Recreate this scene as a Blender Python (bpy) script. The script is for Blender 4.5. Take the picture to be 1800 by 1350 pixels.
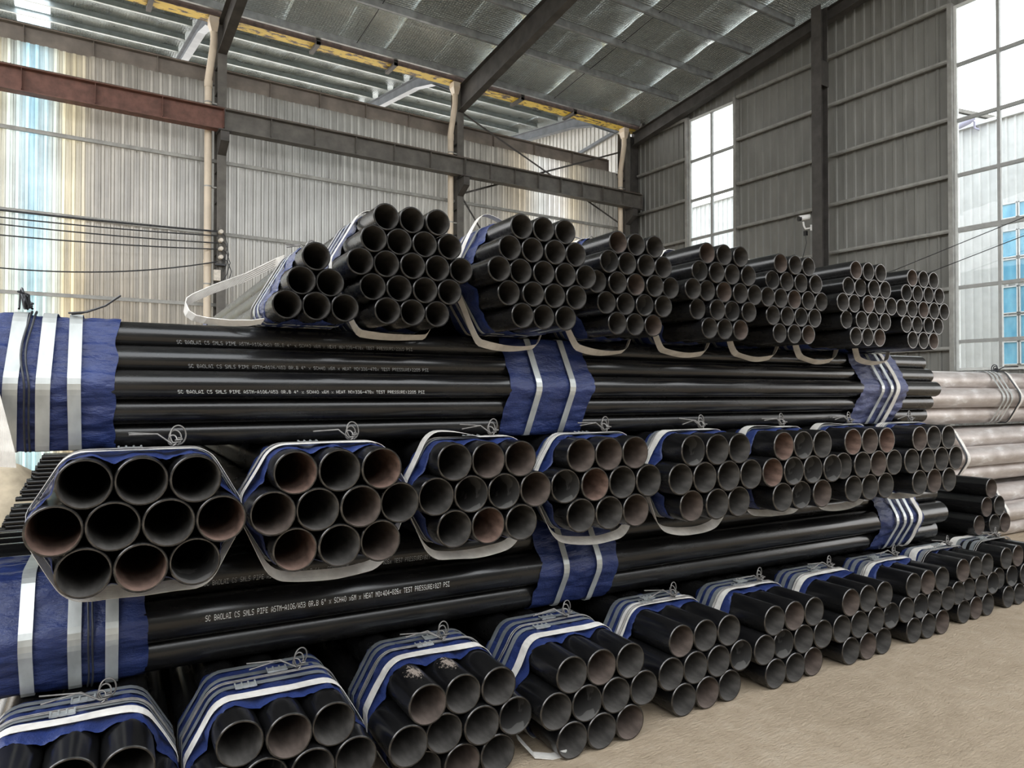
import bpy, bmesh, math, random
from mathutils import Vector, Matrix, noise
random.seed(7)
PI = math.pi
for o in list(bpy.data.objects): bpy.data.objects.remove(o)
SC = bpy.context.scene
COL = SC.collection

# ------------------------------------------------------------------ camera, sky, sun, exposure
cd = bpy.data.cameras.new('camera'); cam = bpy.data.objects.new('camera', cd); COL.objects.link(cam)
cd.sensor_fit = 'HORIZONTAL'; cd.sensor_width = 36; cd.lens = 36*1248/1800; cd.clip_end = 300
cam.location = (0, 0, 1.632); cam.rotation_euler = (PI/2+0.014, 0, -0.574)
SC.camera = cam

W = bpy.data.worlds.new('overcast_sky'); SC.world = W; W.use_nodes = True
wn = W.node_tree; wn.nodes.clear()
bo = wn.nodes.new('ShaderNodeOutputWorld'); bg = wn.nodes.new('ShaderNodeBackground')
tc = wn.nodes.new('ShaderNodeTexCoord'); sx = wn.nodes.new('ShaderNodeSeparateXYZ'); cr = wn.nodes.new('ShaderNodeValToRGB')
wn.links.new(tc.outputs['Generated'], sx.inputs[0]); wn.links.new(sx.outputs['Z'], cr.inputs[0])
cr.color_ramp.elements[0].position = 0.0; cr.color_ramp.elements[0].color = (1.0, 0.98, 0.95, 1)
cr.color_ramp.elements[1].position = 0.8; cr.color_ramp.elements[1].color = (0.90, 0.95, 1.0, 1)
wn.links.new(cr.outputs[0], bg.inputs[0]); bg.inputs[1].default_value = 4.2
wn.links.new(bg.outputs[0], bo.inputs[0])

SC.view_settings.view_transform = 'Standard'; SC.view_settings.look = 'None'
SC.view_settings.gamma = 1.0; SC.view_settings.use_curve_mapping = False
SC.view_settings.exposure = 0.35

# ------------------------------------------------------------------ materials
def new_mat(name):
    m = bpy.data.materials.new(name); m.use_nodes = True
    return m, m.node_tree, m.node_tree.nodes['Principled BSDF']
def ramp(nt, fac, stops):
    r = nt.nodes.new('ShaderNodeValToRGB')
    while len(r.color_ramp.elements) < len(stops): r.color_ramp.elements.new(0.5)
    for e, (p, c) in zip(r.color_ramp.elements, stops):
        e.position = p; e.color = (c[0], c[1], c[2], 1)
    nt.links.new(fac, r.inputs[0]); return r.outputs[0]
def coords(nt, scale=(1, 1, 1), kind='Object'):
    t = nt.nodes.new('ShaderNodeTexCoord'); mp = nt.nodes.new('ShaderNodeMapping')
    mp.inputs['Scale'].default_value = scale
    nt.links.new(t.outputs[kind], mp.inputs[0]); return mp.outputs[0]
def noise_tex(nt, vec, scale, detail=4, rough=0.55):
    n = nt.nodes.new('ShaderNodeTexNoise'); n.inputs['Scale'].default_value = scale
    n.inputs['Detail'].default_value = detail; n.inputs['Roughness'].default_value = rough
    nt.links.new(vec, n.inputs['Vector']); return n.outputs['Fac']
def bump(nt, b, h, strength=0.3, dist=0.01):
    n = nt.nodes.new('ShaderNodeBump'); n.inputs['Strength'].default_value = strength; n.inputs['Distance'].default_value = dist
    nt.links.new(h, n.inputs['Height']); nt.links.new(n.outputs[0], b.inputs['Normal'])
def simple(name, col, rough=0.5, metal=0.0, var=0.25, nscale=6, bstr=0.0, vscale=(1, 1, 1), bdist=0.005):
    m, nt, b = new_mat(name)
    v = coords(nt, vscale); n = noise_tex(nt, v, nscale)
    lo = [max(0, c*(1-var)) for c in col]; hi = [min(1, c*(1+var)) for c in col]
    nt.links.new(ramp(nt, n, [(0.3, lo), (0.7, hi)]), b.inputs['Base Color'])
    b.inputs['Roughness'].default_value = rough; b.inputs['Metallic'].default_value = metal
    if bstr: bump(nt, b, n, bstr, bdist)
    return m
def mth(nt, op, a, b=None):
    n = nt.nodes.new('ShaderNodeMath'); n.operation = op
    for i, v in enumerate((a, b)):
        if v is None: continue
        if isinstance(v, (int, float)): n.inputs[i].default_value = v
        else: nt.links.new(v, n.inputs[i])
    return n.outputs[0]

M = {}
def black_pipe_mat(name, scuff=False):
    m, nt, b = new_mat(name)
    v = coords(nt, (1, 0.25, 1)); n = noise_tex(nt, v, 14, 5)
    v2 = coords(nt); fine = noise_tex(nt, v2, 160, 2)
    c = ramp(nt, n, [(0.35, (0.0045, 0.0045, 0.005)), (0.75, (0.012, 0.0115, 0.011))])
    spec = noise_tex(nt, v2, 55, 3, 0.7)
    sp = ramp(nt, spec, [(0.70, (0, 0, 0)), (0.76, (0.35, 0.35, 0.35))])
    mx = nt.nodes.new('ShaderNodeMix'); mx.data_type = 'RGBA'
    nt.links.new(sp, mx.inputs['Factor']); nt.links.new(c, mx.inputs['A']); mx.inputs['B'].default_value = (0.07, 0.065, 0.06, 1)
    col = mx.outputs['Result']
    if scuff:
        t = nt.nodes.new('ShaderNodeTexCoord'); s = nt.nodes.new('ShaderNodeSeparateXYZ'); nt.links.new(t.outputs['Object'], s.inputs[0])
        # rubbed chalky patch on top of the pipe a hand's breadth from its end
        dy = mth(nt, 'ABSOLUTE', mth(nt, 'SUBTRACT', s.outputs['Y'], 0.15)); dx = mth(nt, 'ABSOLUTE', mth(nt, 'SUBTRACT', s.outputs['X'], 0.0))
        e = mth(nt, 'SUBTRACT', 1.0, mth(nt, 'ADD', mth(nt, 'MULTIPLY', dy, 8.5), mth(nt, 'MULTIPLY', dx, 16.0)))
        up = mth(nt, 'GREATER_THAN', s.outputs['Z'], 0.05)
        nn = noise_tex(nt, coords(nt, (1.8, 1, 1)), 60, 6, 0.8)
        k = mth(nt, 'MULTIPLY', mth(nt, 'GREATER_THAN', mth(nt, 'ADD', nn, mth(nt, 'MULTIPLY', e, 0.30)), 0.66), mth(nt, 'MULTIPLY', up, mth(nt, 'GREATER_THAN', e, 0.0)))
        m2 = nt.nodes.new('ShaderNodeMix'); m2.data_type = 'RGBA'
        nt.links.new(k, m2.inputs['Factor']); nt.links.new(col, m2.inputs['A']); m2.inputs['B'].default_value = (0.30, 0.25, 0.21, 1)
        col = m2.outputs['Result']
    nt.links.new(col, b.inputs['Base Color'])
    nt.links.new(ramp(nt, n, [(0.3, (0.19,)*3), (0.8, (0.33,)*3)]), b.inputs['Roughness'])
    b.inputs['Specular IOR Level'].default_value = 0.5
    bump(nt, b, fine, 0.12, 0.002)
    return m
M['black'] = black_pipe_mat('black_lacquer')
M['black_scuffed'] = black_pipe_mat('black_lacquer_scuffed', True)
M['rim'] = simple('bare_bevel', (0.075, 0.072, 0.07), 0.22, 0.9, 0.6, 30)
M['bore'] = simple('bore_mill_scale', (0.066, 0.061, 0.056), 0.8, 0, 0.5, 22, 0.25, (1, 0.35, 1))
M['bore_rust'] = simple('bore_rust', (0.150, 0.098, 0.078), 0.8, 0, 0.45, 26, 0.3, (1, 0.5, 1))
M['bore_warm'] = simple('bore_warm_scale', (0.105, 0.082, 0.070), 0.8, 0, 0.4, 22, 0.25, (1, 0.4, 1))
def water_bore():
    m, nt, b = new_mat('bore_water_stain'); v = coords(nt, (1, 1.2, 1)); n = noise_tex(nt, v, 9, 2)
    nt.links.new(ramp(nt, n, [(0.50, (0.040, 0.038, 0.036)), (0.515, (0.105, 0.10, 0.094))]), b.inputs['Base Color'])
    b.inputs['Roughness'].default_value = 0.7; return m
M['bore_stain'] = water_bore()
for k_ in ('bore', 'bore_rust', 'bore_warm', 'bore_stain'): M[k_].node_tree.nodes['Principled BSDF'].inputs['Specular IOR Level'].default_value = 0.2

def tarp_mat(name, c1, c2, rough=0.30, weave=420):
    m, nt, b = new_mat(name)
    v = coords(nt); n = noise_tex(nt, v, 7, 5)
    nt.links.new(ramp(nt, n, [(0.3, c1), (0.72, c2)]), b.inputs['Base Color'])
    b.inputs['Roughness'].default_value = rough
    cr1 = noise_tex(nt, coords(nt, (1, 0.6, 1.4)), 24, 6, 0.65)
    bump(nt, b, cr1, 0.8, 0.014); return m
M['tarp'] = tarp_mat('blue_woven_tarp', (0.012, 0.021, 0.086), (0.023, 0.040, 0.142))
M['tarp_dull'] = tarp_mat('blue_plastic_film', (0.05, 0.06, 0.14), (0.10, 0.115, 0.22), 0.3)
M['film'] = tarp_mat('grey_plastic_film', (0.42, 0.40, 0.39), (0.62, 0.60, 0.58), 0.3)
M['band'] = simple('steel_band', (0.30, 0.32, 0.33), 0.38, 0.55, 0.3, 12)
M['band_bright'] = simple('galvanised_band', (0.50, 0.52, 0.51), 0.36, 0.5, 0.25, 9, 0.15, (1, 1, 0.3))
M['wire'] = simple('annealed_wire', (0.20, 0.19, 0.18), 0.42, 0.6, 0.3, 30)
M['dark_wire'] = simple('dark_wire', (0.035, 0.037, 0.042), 0.45, 0.3, 0.3, 30)
def webbing():
    m, nt, b = new_mat('white_webbing')
    v = coords(nt); n = noise_tex(nt, v, 18, 5)
    nt.links.new(ramp(nt, n, [(0.3, (0.54, 0.51, 0.47)), (0.7, (0.74, 0.71, 0.66))]), b.inputs['Base Color'])
    b.inputs['Roughness'].default_value = 0.8
    w = nt.nodes.new('ShaderNodeTexWave'); w.inputs['Scale'].default_value = 90; w.bands_direction = 'Y'
    nt.links.new(v, w.inputs['Vector']); bump(nt, b, w.outputs['Fac'], 0.4, 0.003); return m
M['webbing'] = webbing()
M['print'] = simple('white_marking_ink', (0.74, 0.75, 0.75), 0.6, 0, 0.12, 60)
M['print_faint'] = simple('faint_marking_ink', (0.30, 0.31, 0.32), 0.6, 0, 0.5, 90)  # darker, more mottled than the other ink
M['steel_dark'] = simple('dark_painted_steel', (0.060, 0.056, 0.053), 0.55, 0.1, 0.3, 4, 0.08)
M['steel_grey'] = simple('grey_painted_steel', (0.115, 0.108, 0.098), 0.55, 0.1, 0.28, 4, 0.08)
M['steel_rust'] = simple('rust_primer_steel', (0.145, 0.068, 0.052), 0.65, 0.0, 0.35, 5, 0.12)
M['steel_taupe'] = simple('taupe_painted_steel', (0.19, 0.165, 0.145), 0.6, 0.0, 0.25, 3, 0.06)
M['steel_blue'] = simple('blue_grey_steel', (0.17, 0.19, 0.22), 0.5, 0.1, 0.2, 3)
M['rail'] = simple('rusty_rail', (0.10, 0.065, 0.050), 0.6, 0.3, 0.4, 8)
M['galv'] = simple('galvanised_purlin', (0.36, 0.38, 0.39), 0.42, 0.6, 0.25, 5)
M['galv_bright'] = simple('bright_galvanised_purlin', (0.42, 0.48, 0.50), 0.42, 0.4, 0.15, 5)
M['girt'] = simple('grey_girt', (0.30, 0.30, 0.285), 0.5, 0.3, 0.2, 5)
M['pvc'] = simple('cream_pvc', (0.62, 0.53, 0.42), 0.45, 0, 0.1, 3)
M['wall_grey'] = simple('grey_profiled_sheet', (0.185, 0.186, 0.174), 0.5, 0.05, 0.12, 3, 0.0, (1, 1, 0.4))
M['facade'] = simple('pale_grey_facade_sheet', (0.47, 0.48, 0.48), 0.55, 0.0, 0.08, 3)
M['wall_white'] = simple('white_profiled_sheet', (0.72, 0.73, 0.72), 0.5, 0.0, 0.08, 3)
M['frame'] = simple('white_window_frame', (0.60, 0.62, 0.61), 0.45, 0.0, 0.08, 8)
M['frame_dark'] = simple('grey_mullion', (0.33, 0.34, 0.335), 0.45, 0.2, 0.1, 8)
M['foam'] = simple('sealing_foam', (0.70, 0.64, 0.50), 0.9, 0, 0.3, 60, 0.6)
M['white_plastic'] = simple('white_plastic', (0.75, 0.75, 0.74), 0.4, 0, 0.05, 8)
M['black_plastic'] = simple('black_plastic', (0.012, 0.012, 0.013), 0.35, 0, 0.2, 8)
M['porcelain'] = simple('porcelain', (0.60, 0.55, 0.48), 0.3, 0, 0.2, 20)
M['cloth'] = simple('beige_cloth', (0.42, 0.35, 0.25), 0.9, 0, 0.22, 5, 0.3, (1, 1, 1), 0.02)
M['lavender'] = simple('lavender_plastic', (0.45, 0.45, 0.62), 0.4, 0, 0.1, 5)
M['blue_frame'] = simple('white_frame_outside', (0.50, 0.52, 0.53), 0.5, 0, 0.05, 5)
def blue_glass():
    m, nt, b = new_mat('blue_tinted_glazing'); v = coords(nt, (1, 2.5, 0.8)); n = noise_tex(nt, v, 1.3, 3)
    nt.links.new(ramp(nt, n, [(0.35, (0.07, 0.28, 0.44)), (0.65, (0.16, 0.42, 0.58))]), b.inputs['Base Color'])
    b.inputs['Roughness'].default_value = 0.12; return m
M['blue_glass'] = blue_glass()
def gutter_mat():
    m, nt, b = new_mat('peeling_yellow_gutter'); v = coords(nt, (0.8, 2.2, 2.2)); n = noise_tex(nt, v, 3.4, 8, 0.68)
    nt.links.new(ramp(nt, n, [(0.42, (0.075, 0.048, 0.032)), (0.45, (0.30, 0.18, 0.03)), (0.475, (0.92, 0.66, 0.07)), (0.8, (0.97, 0.80, 0.18))]), b.inputs['Base Color'])
    b.inputs['Roughness'].default_value = 0.55; return m
M['gutter'] = gutter_mat()
def foil_mat(name, c1, c2, rlo, rhi, grid=0.066):
    m, nt, b = new_mat(name)
    v = coords(nt); n = noise_tex(nt, v, 1.6, 5)
    nt.links.new(ramp(nt, n, [(0.3, c1), (0.7, c2)]), b.inputs['Base Color'])
    b.inputs['Metallic'].default_value = 0.9
    nt.links.new(ramp(nt, n, [(0.3, (rlo,)*3), (0.7, (rhi,)*3)]), b.inputs['Roughness'])
    s = nt.nodes.new('ShaderNodeSeparateXYZ'); t = nt.nodes.new('ShaderNodeTexCoord'); nt.links.new(t.outputs['Object'], s.inputs[0])
    gx = mth(nt, 'ABSOLUTE', mth(nt, 'SINE', mth(nt, 'MULTIPLY', s.outputs['X'], PI/grid)))
    gy = mth(nt, 'ABSOLUTE', mth(nt, 'SINE', mth(nt, 'MULTIPLY', s.outputs['Y'], PI/grid)))
    pil = mth(nt, 'POWER', mth(nt, 'MULTIPLY', gx, gy), 0.5)         # quilted by the mesh that carries it
    cre = noise_tex(nt, coords(nt, (2.4, 0.7, 1)), 6, 7, 0.62)
    cr2 = noise_tex(nt, coords(nt, (1.6, 0.9, 1)), 20, 4, 0.6)
    h = mth(nt, 'ADD', mth(nt, 'ADD', mth(nt, 'MULTIPLY', pil, 0.9), mth(nt, 'MULTIPLY', cre, 2.4)), mth(nt, 'MULTIPLY', cr2, 1.0))
    bump(nt, b, h, 1.0, 0.05); return m
M['foil'] = foil_mat('silver_foil', (0.52, 0.56, 0.545), (0.60, 0.64, 0.625), 0.10, 0.26)
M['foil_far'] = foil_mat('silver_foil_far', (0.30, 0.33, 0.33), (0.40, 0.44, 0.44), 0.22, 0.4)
def sheet_mat(name, tint, diff, gloss=0.06, clear=0.0, dirt=0.6):
    m = bpy.data.materials.new(name); m.use_nodes = True; nt = m.node_tree; nt.nodes.clear()
    out = nt.nodes.new('ShaderNodeOutputMaterial')
    v = coords(nt, (7, 7, 0.22)); st = noise_tex(nt, v, 1.8, 6, 0.65)
    v2 = coords(nt); bl = noise_tex(nt, v2, 1.1, 6, 0.6)
    f = mth(nt, 'ADD', mth(nt, 'MULTIPLY', st, 0.6), mth(nt, 'MULTIPLY', bl, 0.4))
    lo = [c*(1-dirt) for c in tint]
    c = ramp(nt, f, [(0.36, lo), (0.62, tint)])
    tr = nt.nodes.new('ShaderNodeBsdfTranslucent'); nt.links.new(c, tr.inputs[0])
    df = nt.nodes.new('ShaderNodeBsdfDiffuse'); df.inputs[0].default_value = (*diff, 1)
    gl = nt.nodes.new('ShaderNodeBsdfGlossy'); gl.inputs['Roughness'].default_value = 0.22
    add = nt.nodes.new('ShaderNodeAddShader'); nt.links.new(tr.outputs[0], add.inputs[0]); nt.links.new(df.outputs[0], add.inputs[1])
    mx = nt.nodes.new('ShaderNodeMixShader'); mx.inputs[0].default_value = gloss
    nt.links.new(add.outputs[0], mx.inputs[1]); nt.links.new(gl.outputs[0], mx.inputs[2])
    last = mx.outputs[0]
    if clear:
        tp = nt.nodes.new('ShaderNodeBsdfTransparent'); tp.inputs[0].default_value = (*[min(1, x*1.1) for x in tint], 1)
        m2 = nt.nodes.new('ShaderNodeMixShader'); m2.inputs[0].default_value = clear
        nt.links.new(last, m2.inputs[1]); nt.links.new(tp.outputs[0], m2.inputs[2]); last = m2.outputs[0]
    nt.links.new(last, out.inputs[0]); return m
def glare_tinted_sheet():
    m = sheet_mat('weathered_glare_tinted_sheet', (1, 1, 1), (0.10, 0.098, 0.09), 0.07, 0.0, 0.6); nt = m.node_tree
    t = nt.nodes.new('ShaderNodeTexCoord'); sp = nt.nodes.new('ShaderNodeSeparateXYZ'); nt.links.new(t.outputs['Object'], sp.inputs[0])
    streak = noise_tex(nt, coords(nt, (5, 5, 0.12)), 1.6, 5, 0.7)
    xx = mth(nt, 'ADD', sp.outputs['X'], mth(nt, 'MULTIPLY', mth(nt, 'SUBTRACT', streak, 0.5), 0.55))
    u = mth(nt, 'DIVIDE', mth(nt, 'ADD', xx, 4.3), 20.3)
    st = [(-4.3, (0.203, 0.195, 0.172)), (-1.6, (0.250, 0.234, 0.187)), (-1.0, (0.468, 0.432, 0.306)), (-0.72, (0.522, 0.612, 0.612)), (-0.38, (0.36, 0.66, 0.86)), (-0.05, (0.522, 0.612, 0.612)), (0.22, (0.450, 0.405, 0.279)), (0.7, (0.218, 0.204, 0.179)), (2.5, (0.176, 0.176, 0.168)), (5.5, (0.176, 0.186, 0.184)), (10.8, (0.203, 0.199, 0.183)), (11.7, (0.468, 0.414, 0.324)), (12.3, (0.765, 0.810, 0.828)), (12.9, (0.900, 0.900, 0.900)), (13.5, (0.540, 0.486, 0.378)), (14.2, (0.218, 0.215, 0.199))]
    c = ramp(nt, u, [((x+4.3)/20.3, k) for x, k in st])  # blue, yellow and white stops paint sun glare into the sheet colour
    # the ribs carry a paler tint than the flats, uneven along the wall
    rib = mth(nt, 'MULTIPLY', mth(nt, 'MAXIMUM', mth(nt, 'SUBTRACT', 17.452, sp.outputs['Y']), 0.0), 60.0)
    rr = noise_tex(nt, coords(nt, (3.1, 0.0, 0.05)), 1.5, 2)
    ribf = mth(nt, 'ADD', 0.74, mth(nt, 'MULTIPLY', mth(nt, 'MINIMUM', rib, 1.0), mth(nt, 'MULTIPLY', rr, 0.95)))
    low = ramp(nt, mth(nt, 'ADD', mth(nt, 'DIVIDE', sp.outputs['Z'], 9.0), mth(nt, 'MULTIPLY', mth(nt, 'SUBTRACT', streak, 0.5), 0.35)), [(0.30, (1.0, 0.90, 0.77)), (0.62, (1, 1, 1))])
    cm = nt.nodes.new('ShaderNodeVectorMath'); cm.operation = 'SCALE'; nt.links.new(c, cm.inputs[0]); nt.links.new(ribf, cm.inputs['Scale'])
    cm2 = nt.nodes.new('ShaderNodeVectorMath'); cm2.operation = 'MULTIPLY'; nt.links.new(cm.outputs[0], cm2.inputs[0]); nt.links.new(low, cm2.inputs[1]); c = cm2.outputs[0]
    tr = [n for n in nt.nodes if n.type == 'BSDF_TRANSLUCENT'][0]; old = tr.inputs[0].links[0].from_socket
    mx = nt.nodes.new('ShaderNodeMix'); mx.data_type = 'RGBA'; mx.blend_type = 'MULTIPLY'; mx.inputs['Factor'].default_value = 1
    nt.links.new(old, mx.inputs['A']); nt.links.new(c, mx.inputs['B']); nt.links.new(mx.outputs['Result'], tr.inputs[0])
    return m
M['sheet'] = glare_tinted_sheet()
M['skylight'] = sheet_mat('skylight_sheet', (0.95, 0.97, 0.97), (0.03, 0.03, 0.03), 0.04, 0.35, 0.1)
def glass_mat():
    m = bpy.data.materials.new('window_glass'); m.use_nodes = True; nt = m.node_tree; nt.nodes.clear()
    out = nt.nodes.new('ShaderNodeOutputMaterial'); tp = nt.nodes.new('ShaderNodeBsdfTransparent'); tp.inputs[0].default_value = (0.96, 0.98, 0.98, 1)
    gl = nt.nodes.new('ShaderNodeBsdfGlossy'); gl.inputs['Roughness'].default_value = 0.02
    df = nt.nodes.new('ShaderNodeBsdfDiffuse'); df.inputs[0].default_value = (0.7, 0.7, 0.68, 1)
    v = coords(nt); n = noise_tex(nt, v, 3, 5)
    k = ramp(nt, n, [(0.45, (0.03,)*3), (0.8, (0.10,)*3)])
    a = nt.nodes.new('ShaderNodeMixShader'); nt.links.new(k, a.inputs[0]); nt.links.new(tp.outputs[0], a.inputs[1]); nt.links.new(df.outputs[0], a.inputs[2])
    fr = nt.nodes.new('ShaderNodeFresnel'); fr.inputs[0].default_value = 1.3
    b = nt.nodes.new('ShaderNodeMixShader'); nt.links.new(fr.outputs[0], b.inputs[0]); nt.links.new(a.outputs[0], b.inputs[1]); nt.links.new(gl.outputs[0], b.inputs[2])
    nt.links.new(b.outputs[0], out.inputs[0]); return m
M['glass'] = glass_mat()
def floor_mat():
    m, nt, b = new_mat('dusty_concrete_floor')
    v = coords(nt); n = noise_tex(nt, v, 0.8, 8, 0.62); n2 = noise_tex(nt, v, 9, 8, 0.7); n3 = noise_tex(nt, coords(nt, (1, 2.2, 1)), 26, 6, 0.7)
    f = mth(nt, 'ADD', mth(nt, 'MULTIPLY', n, 0.5), mth(nt, 'MULTIPLY', n2, 0.5))
    nt.links.new(ramp(nt, f, [(0.32, (0.30, 0.23, 0.152)), (0.52, (0.40, 0.315, 0.22)), (0.7, (0.48, 0.395, 0.295))]), b.inputs['Base Color'])
    b.inputs['Roughness'].default_value = 0.85
    h = mth(nt, 'ADD', mth(nt, 'MULTIPLY', n2, 0.6), mth(nt, 'MULTIPLY', n3, 0.6))
    bump(nt, b, h, 0.9, 0.04); return m
M['floor'] = floor_mat()
def primer_mat():
    m, nt, b = new_mat('pinkish_primer_pipe')
    v = coords(nt, (1, 0.3, 1)); n = noise_tex(nt, v, 9, 6, 0.7)
    nt.links.new(ramp(nt, n, [(0.35, (0.40, 0.35, 0.325)), (0.56, (0.52, 0.475, 0.45)), (0.70, (0.74, 0.72, 0.71))]), b.inputs['Base Color'])
    nt.links.new(ramp(nt, n, [(0.35, (0.30,)*3), (0.7, (0.5,)*3)]), b.inputs['Roughness'])
    b.inputs['Metallic'].default_value = 0.55
    return m
M['primer'] = primer_mat()

# ------------------------------------------------------------------ mesh helpers
class MB:
    def __init__(s): s.v = []; s.f = []; s.m = []; s.sm = []
    def quad_grid(s, rows, mi=0, closed=False, smooth=True):
        b = len(s.v); n = len(rows[0])
        for r in rows: s.v.extend([tuple(p) for p in r])
        for i in range(len(rows)-1):
            for j in range(n if closed else n-1):
                k = (j+1) % n
                s.f.append((b+i*n+j, b+i*n+k, b+(i+1)*n+k, b+(i+1)*n+j)); s.m.append(mi); s.sm.append(smooth)
    def poly(s, pts, mi=0):
        b = len(s.v); s.v.extend([tuple(p) for p in pts]); s.f.append(tuple(range(b, b+len(pts)))); s.m.append(mi); s.sm.append(False)
    def box(s, x0, x1, y0, y1, z0, z1, mi=0):
        s.hexa([(x0, y0, z0), (x1, y0, z0), (x1, y1, z0), (x0, y1, z0), (x0, y0, z1), (x1, y0, z1), (x1, y1, z1), (x0, y1, z1)], mi)
    def hexa(s, p, mi=0):
        b = len(s.v); s.v.extend([tuple(q) for q in p])
        for f in ((3, 2, 1, 0), (4, 5, 6, 7), (0, 1, 5, 4), (1, 2, 6, 5), (2, 3, 7, 6), (3, 0, 4, 7)):
            s.f.append(tuple(b+i for i in f)); s.m.append(mi); s.sm.append(False)
    def beam(s, a, c, w, h, up=(0, 0, 1), mi=0):           # rectangular bar from a to c
        a = Vector(a); c = Vector(c); d = (c-a).normalized(); u = Vector(up); u = (u-d*u.dot(d)).normalized(); r = d.cross(u)
        p = []
        for q in (a, c):
            for i, j in ((-1, -1), (1, -1), (1, 1), (-1, 1)): p.append(q+r*(i*w/2)+u*(j*h/2))
        s.hexa(p, mi)
    def tube(s, pts, r, n=8, mi=0, cap=True):
        pts = [Vector(p) for p in pts]; rows = []; prev = None
        for i, p in enumerate(pts):
            d = (pts[min(i+1, len(pts)-1)]-pts[max(i-1, 0)]).normalized()
            if prev is None: u = d.orthogonal().normalized()
            else:
                u = prev-d*prev.dot(d); u = u.normalized() if u.length > 1e-6 else d.orthogonal().normalized()
            prev = u; w = d.cross(u); rr = r[i] if isinstance(r, (list, tuple)) else r
            rows.append([p+u*(rr*math.cos(2*PI*k/n))+w*(rr*math.sin(2*PI*k/n)) for k in range(n)])
        s.quad_grid(rows, mi, True)
        if cap: s.poly(rows[0][::-1], mi); s.poly(rows[-1], mi)
    def ribbon(s, pts, width, wdir, th=0.003, closed=False, mi=0):  # flat strap, width along wdir
        n = len(pts); P = [Vector(p) for p in pts]; rows = []
        for i, p in enumerate(P):
            a = P[i-1] if (closed or i) else p; c = P[(i+1) % n] if (closed or i < n-1) else p
            wd = Vector(wdir[i]) if isinstance(wdir, list) else Vector(wdir)
            d = (c-a).normalized(); nn = d.cross(wd).normalized(); w = wd.normalized()*(width/2); t = nn*(th/2)
            rows.append([p-w-t, p+w-t, p+w+t, p-w+t])
        if closed: rows.append(rows[0])
        b0 = len(s.v); s.quad_grid(rows, mi, True, False)
        if not closed: s.poly(rows[0], mi); s.poly(rows[-1][::-1], mi)
    def mesh(s, name, mats):
        me = bpy.data.meshes.new(name); me.from_pydata(s.v, [], s.f); 
        for m in mats: me.materials.append(M[m] if isinstance(m, str) else m)
        me.polygons.foreach_set('material_index', s.m); me.polygons.foreach_set('use_smooth', s.sm)
        me.update(); bm = bmesh.new(); bm.from_mesh(me); bmesh.ops.recalc_face_normals(bm, faces=bm.faces); bm.to_mesh(me); bm.free()
        return me
def put(name, me, parent=None, loc=(0, 0, 0), rot=(0, 0, 0)):
    o = bpy.data.objects.new(name, me); COL.objects.link(o); o.location = loc; o.rotation_euler = rot
    if parent is not None: o.parent = parent
    return o
def build(name, mb, mats, parent=None, loc=(0, 0, 0), rot=(0, 0, 0)):
    if isinstance(mats, str): mats = [mats]
    return put(name, mb.mesh(name, mats), parent, loc, rot)
def tag(o, label, cat, group=None):
    o['label'] = label; o['category'] = cat
    if group: o['group'] = group
    return o
def thing(name, label, cat, loc=(0, 0, 0), rotz=0, group=None):
    o = bpy.data.objects.new(name, None); COL.objects.link(o); o.location = loc; o.rotation_euler = (0, 0, rotz); o.empty_display_size = 0.1
    return tag(o, label, cat, group)
def struct(name, loc=(0, 0, 0)):
    o = bpy.data.objects.new(name, None); COL.objects.link(o); o.location = loc; o['kind'] = 'structure'; return o

# ------------------------------------------------------------------ the hall
XE = 16.0            # inner face of the end wall
YW = 17.46           # translucent partition behind the columns
def roof_z(y): return 10.30+0.134*(16.8-y)
def roof2_z(y): return 11.22+0.145*(y-17.35)

f = MB(); nx, ny = 2, 2
f.quad_grid([[(-30+70*i/nx, -25+75*j/ny, 0) for i in range(nx+1)] for j in range(ny+1)], 0, False, False)
fl = build('floor', f, 'floor'); fl['kind'] = 'structure'

def profile(u0, u1, pitch, depth, top=0.045, slope=0.02, minor=0.0):
    pts = [(u0, 0)]; n = max(1, round((u1-u0)/pitch)); p = (u1-u0)/n
    for i in range(n):
        c = u0+(i+0.5)*p
        pts += [(c-top/2-slope, 0), (c-top/2, depth), (c+top/2, depth), (c+top/2+slope, 0)]
        if minor and i < n-1:
            e = c+p/2; pts += [(e-0.02, 0), (e-0.01, minor), (e+0.01, minor), (e+0.02, 0)]
    pts.append((u1, 0)); return pts
def sheet_x(x0, x1, y, z0, z1, pitch, depth, name, mat, parent, minor=0.006, inward=-1):
    mb = MB(); pr = profile(x0, x1, pitch, depth, minor=minor)
    rows = [[(u, y+inward*d, z) for u, d in pr] for z in (z0, z1)]
    mb.quad_grid(rows, 0, False, False); return build(name, mb, mat, parent)
def sheet_y(y0, y1, x, zb, zt, pitch, depth, name, mat, parent, inward=-1, minor=0.0):
    mb = MB(); pr = profile(y0, y1, pitch, depth, minor=minor)
    rows = [[(x+inward*d, u, (z(u) if callable(z) else z)) for u, d in pr] for z in (zb, zt)]
    mb.quad_grid(rows, 0, False, False); return build(name, mb, mat, parent)

# translucent partition: each sheet 0.9 m wide
wb = struct('wall_back')
edges = [-4.3, -3.4, -2.5, -1.6, -0.72, 0.06, 0.58]
x = 0.58
while x < 15.9: x = min(x+0.92, 16.0); edges.append(x)
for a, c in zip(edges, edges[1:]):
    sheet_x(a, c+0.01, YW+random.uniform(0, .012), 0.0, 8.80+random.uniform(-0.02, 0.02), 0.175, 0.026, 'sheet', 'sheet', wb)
for z in (2.0, 3.67, 5.32, 6.98):
    mb = MB(); mb.box(-4.3, 15.9, YW-0.115, YW-0.05, z-0.035, z+0.035); mb.box(-4.3, 15.9, YW-0.12, YW-0.03, z+0.03, z+0.04)
    build('girt', mb, 'girt', wb)

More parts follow.
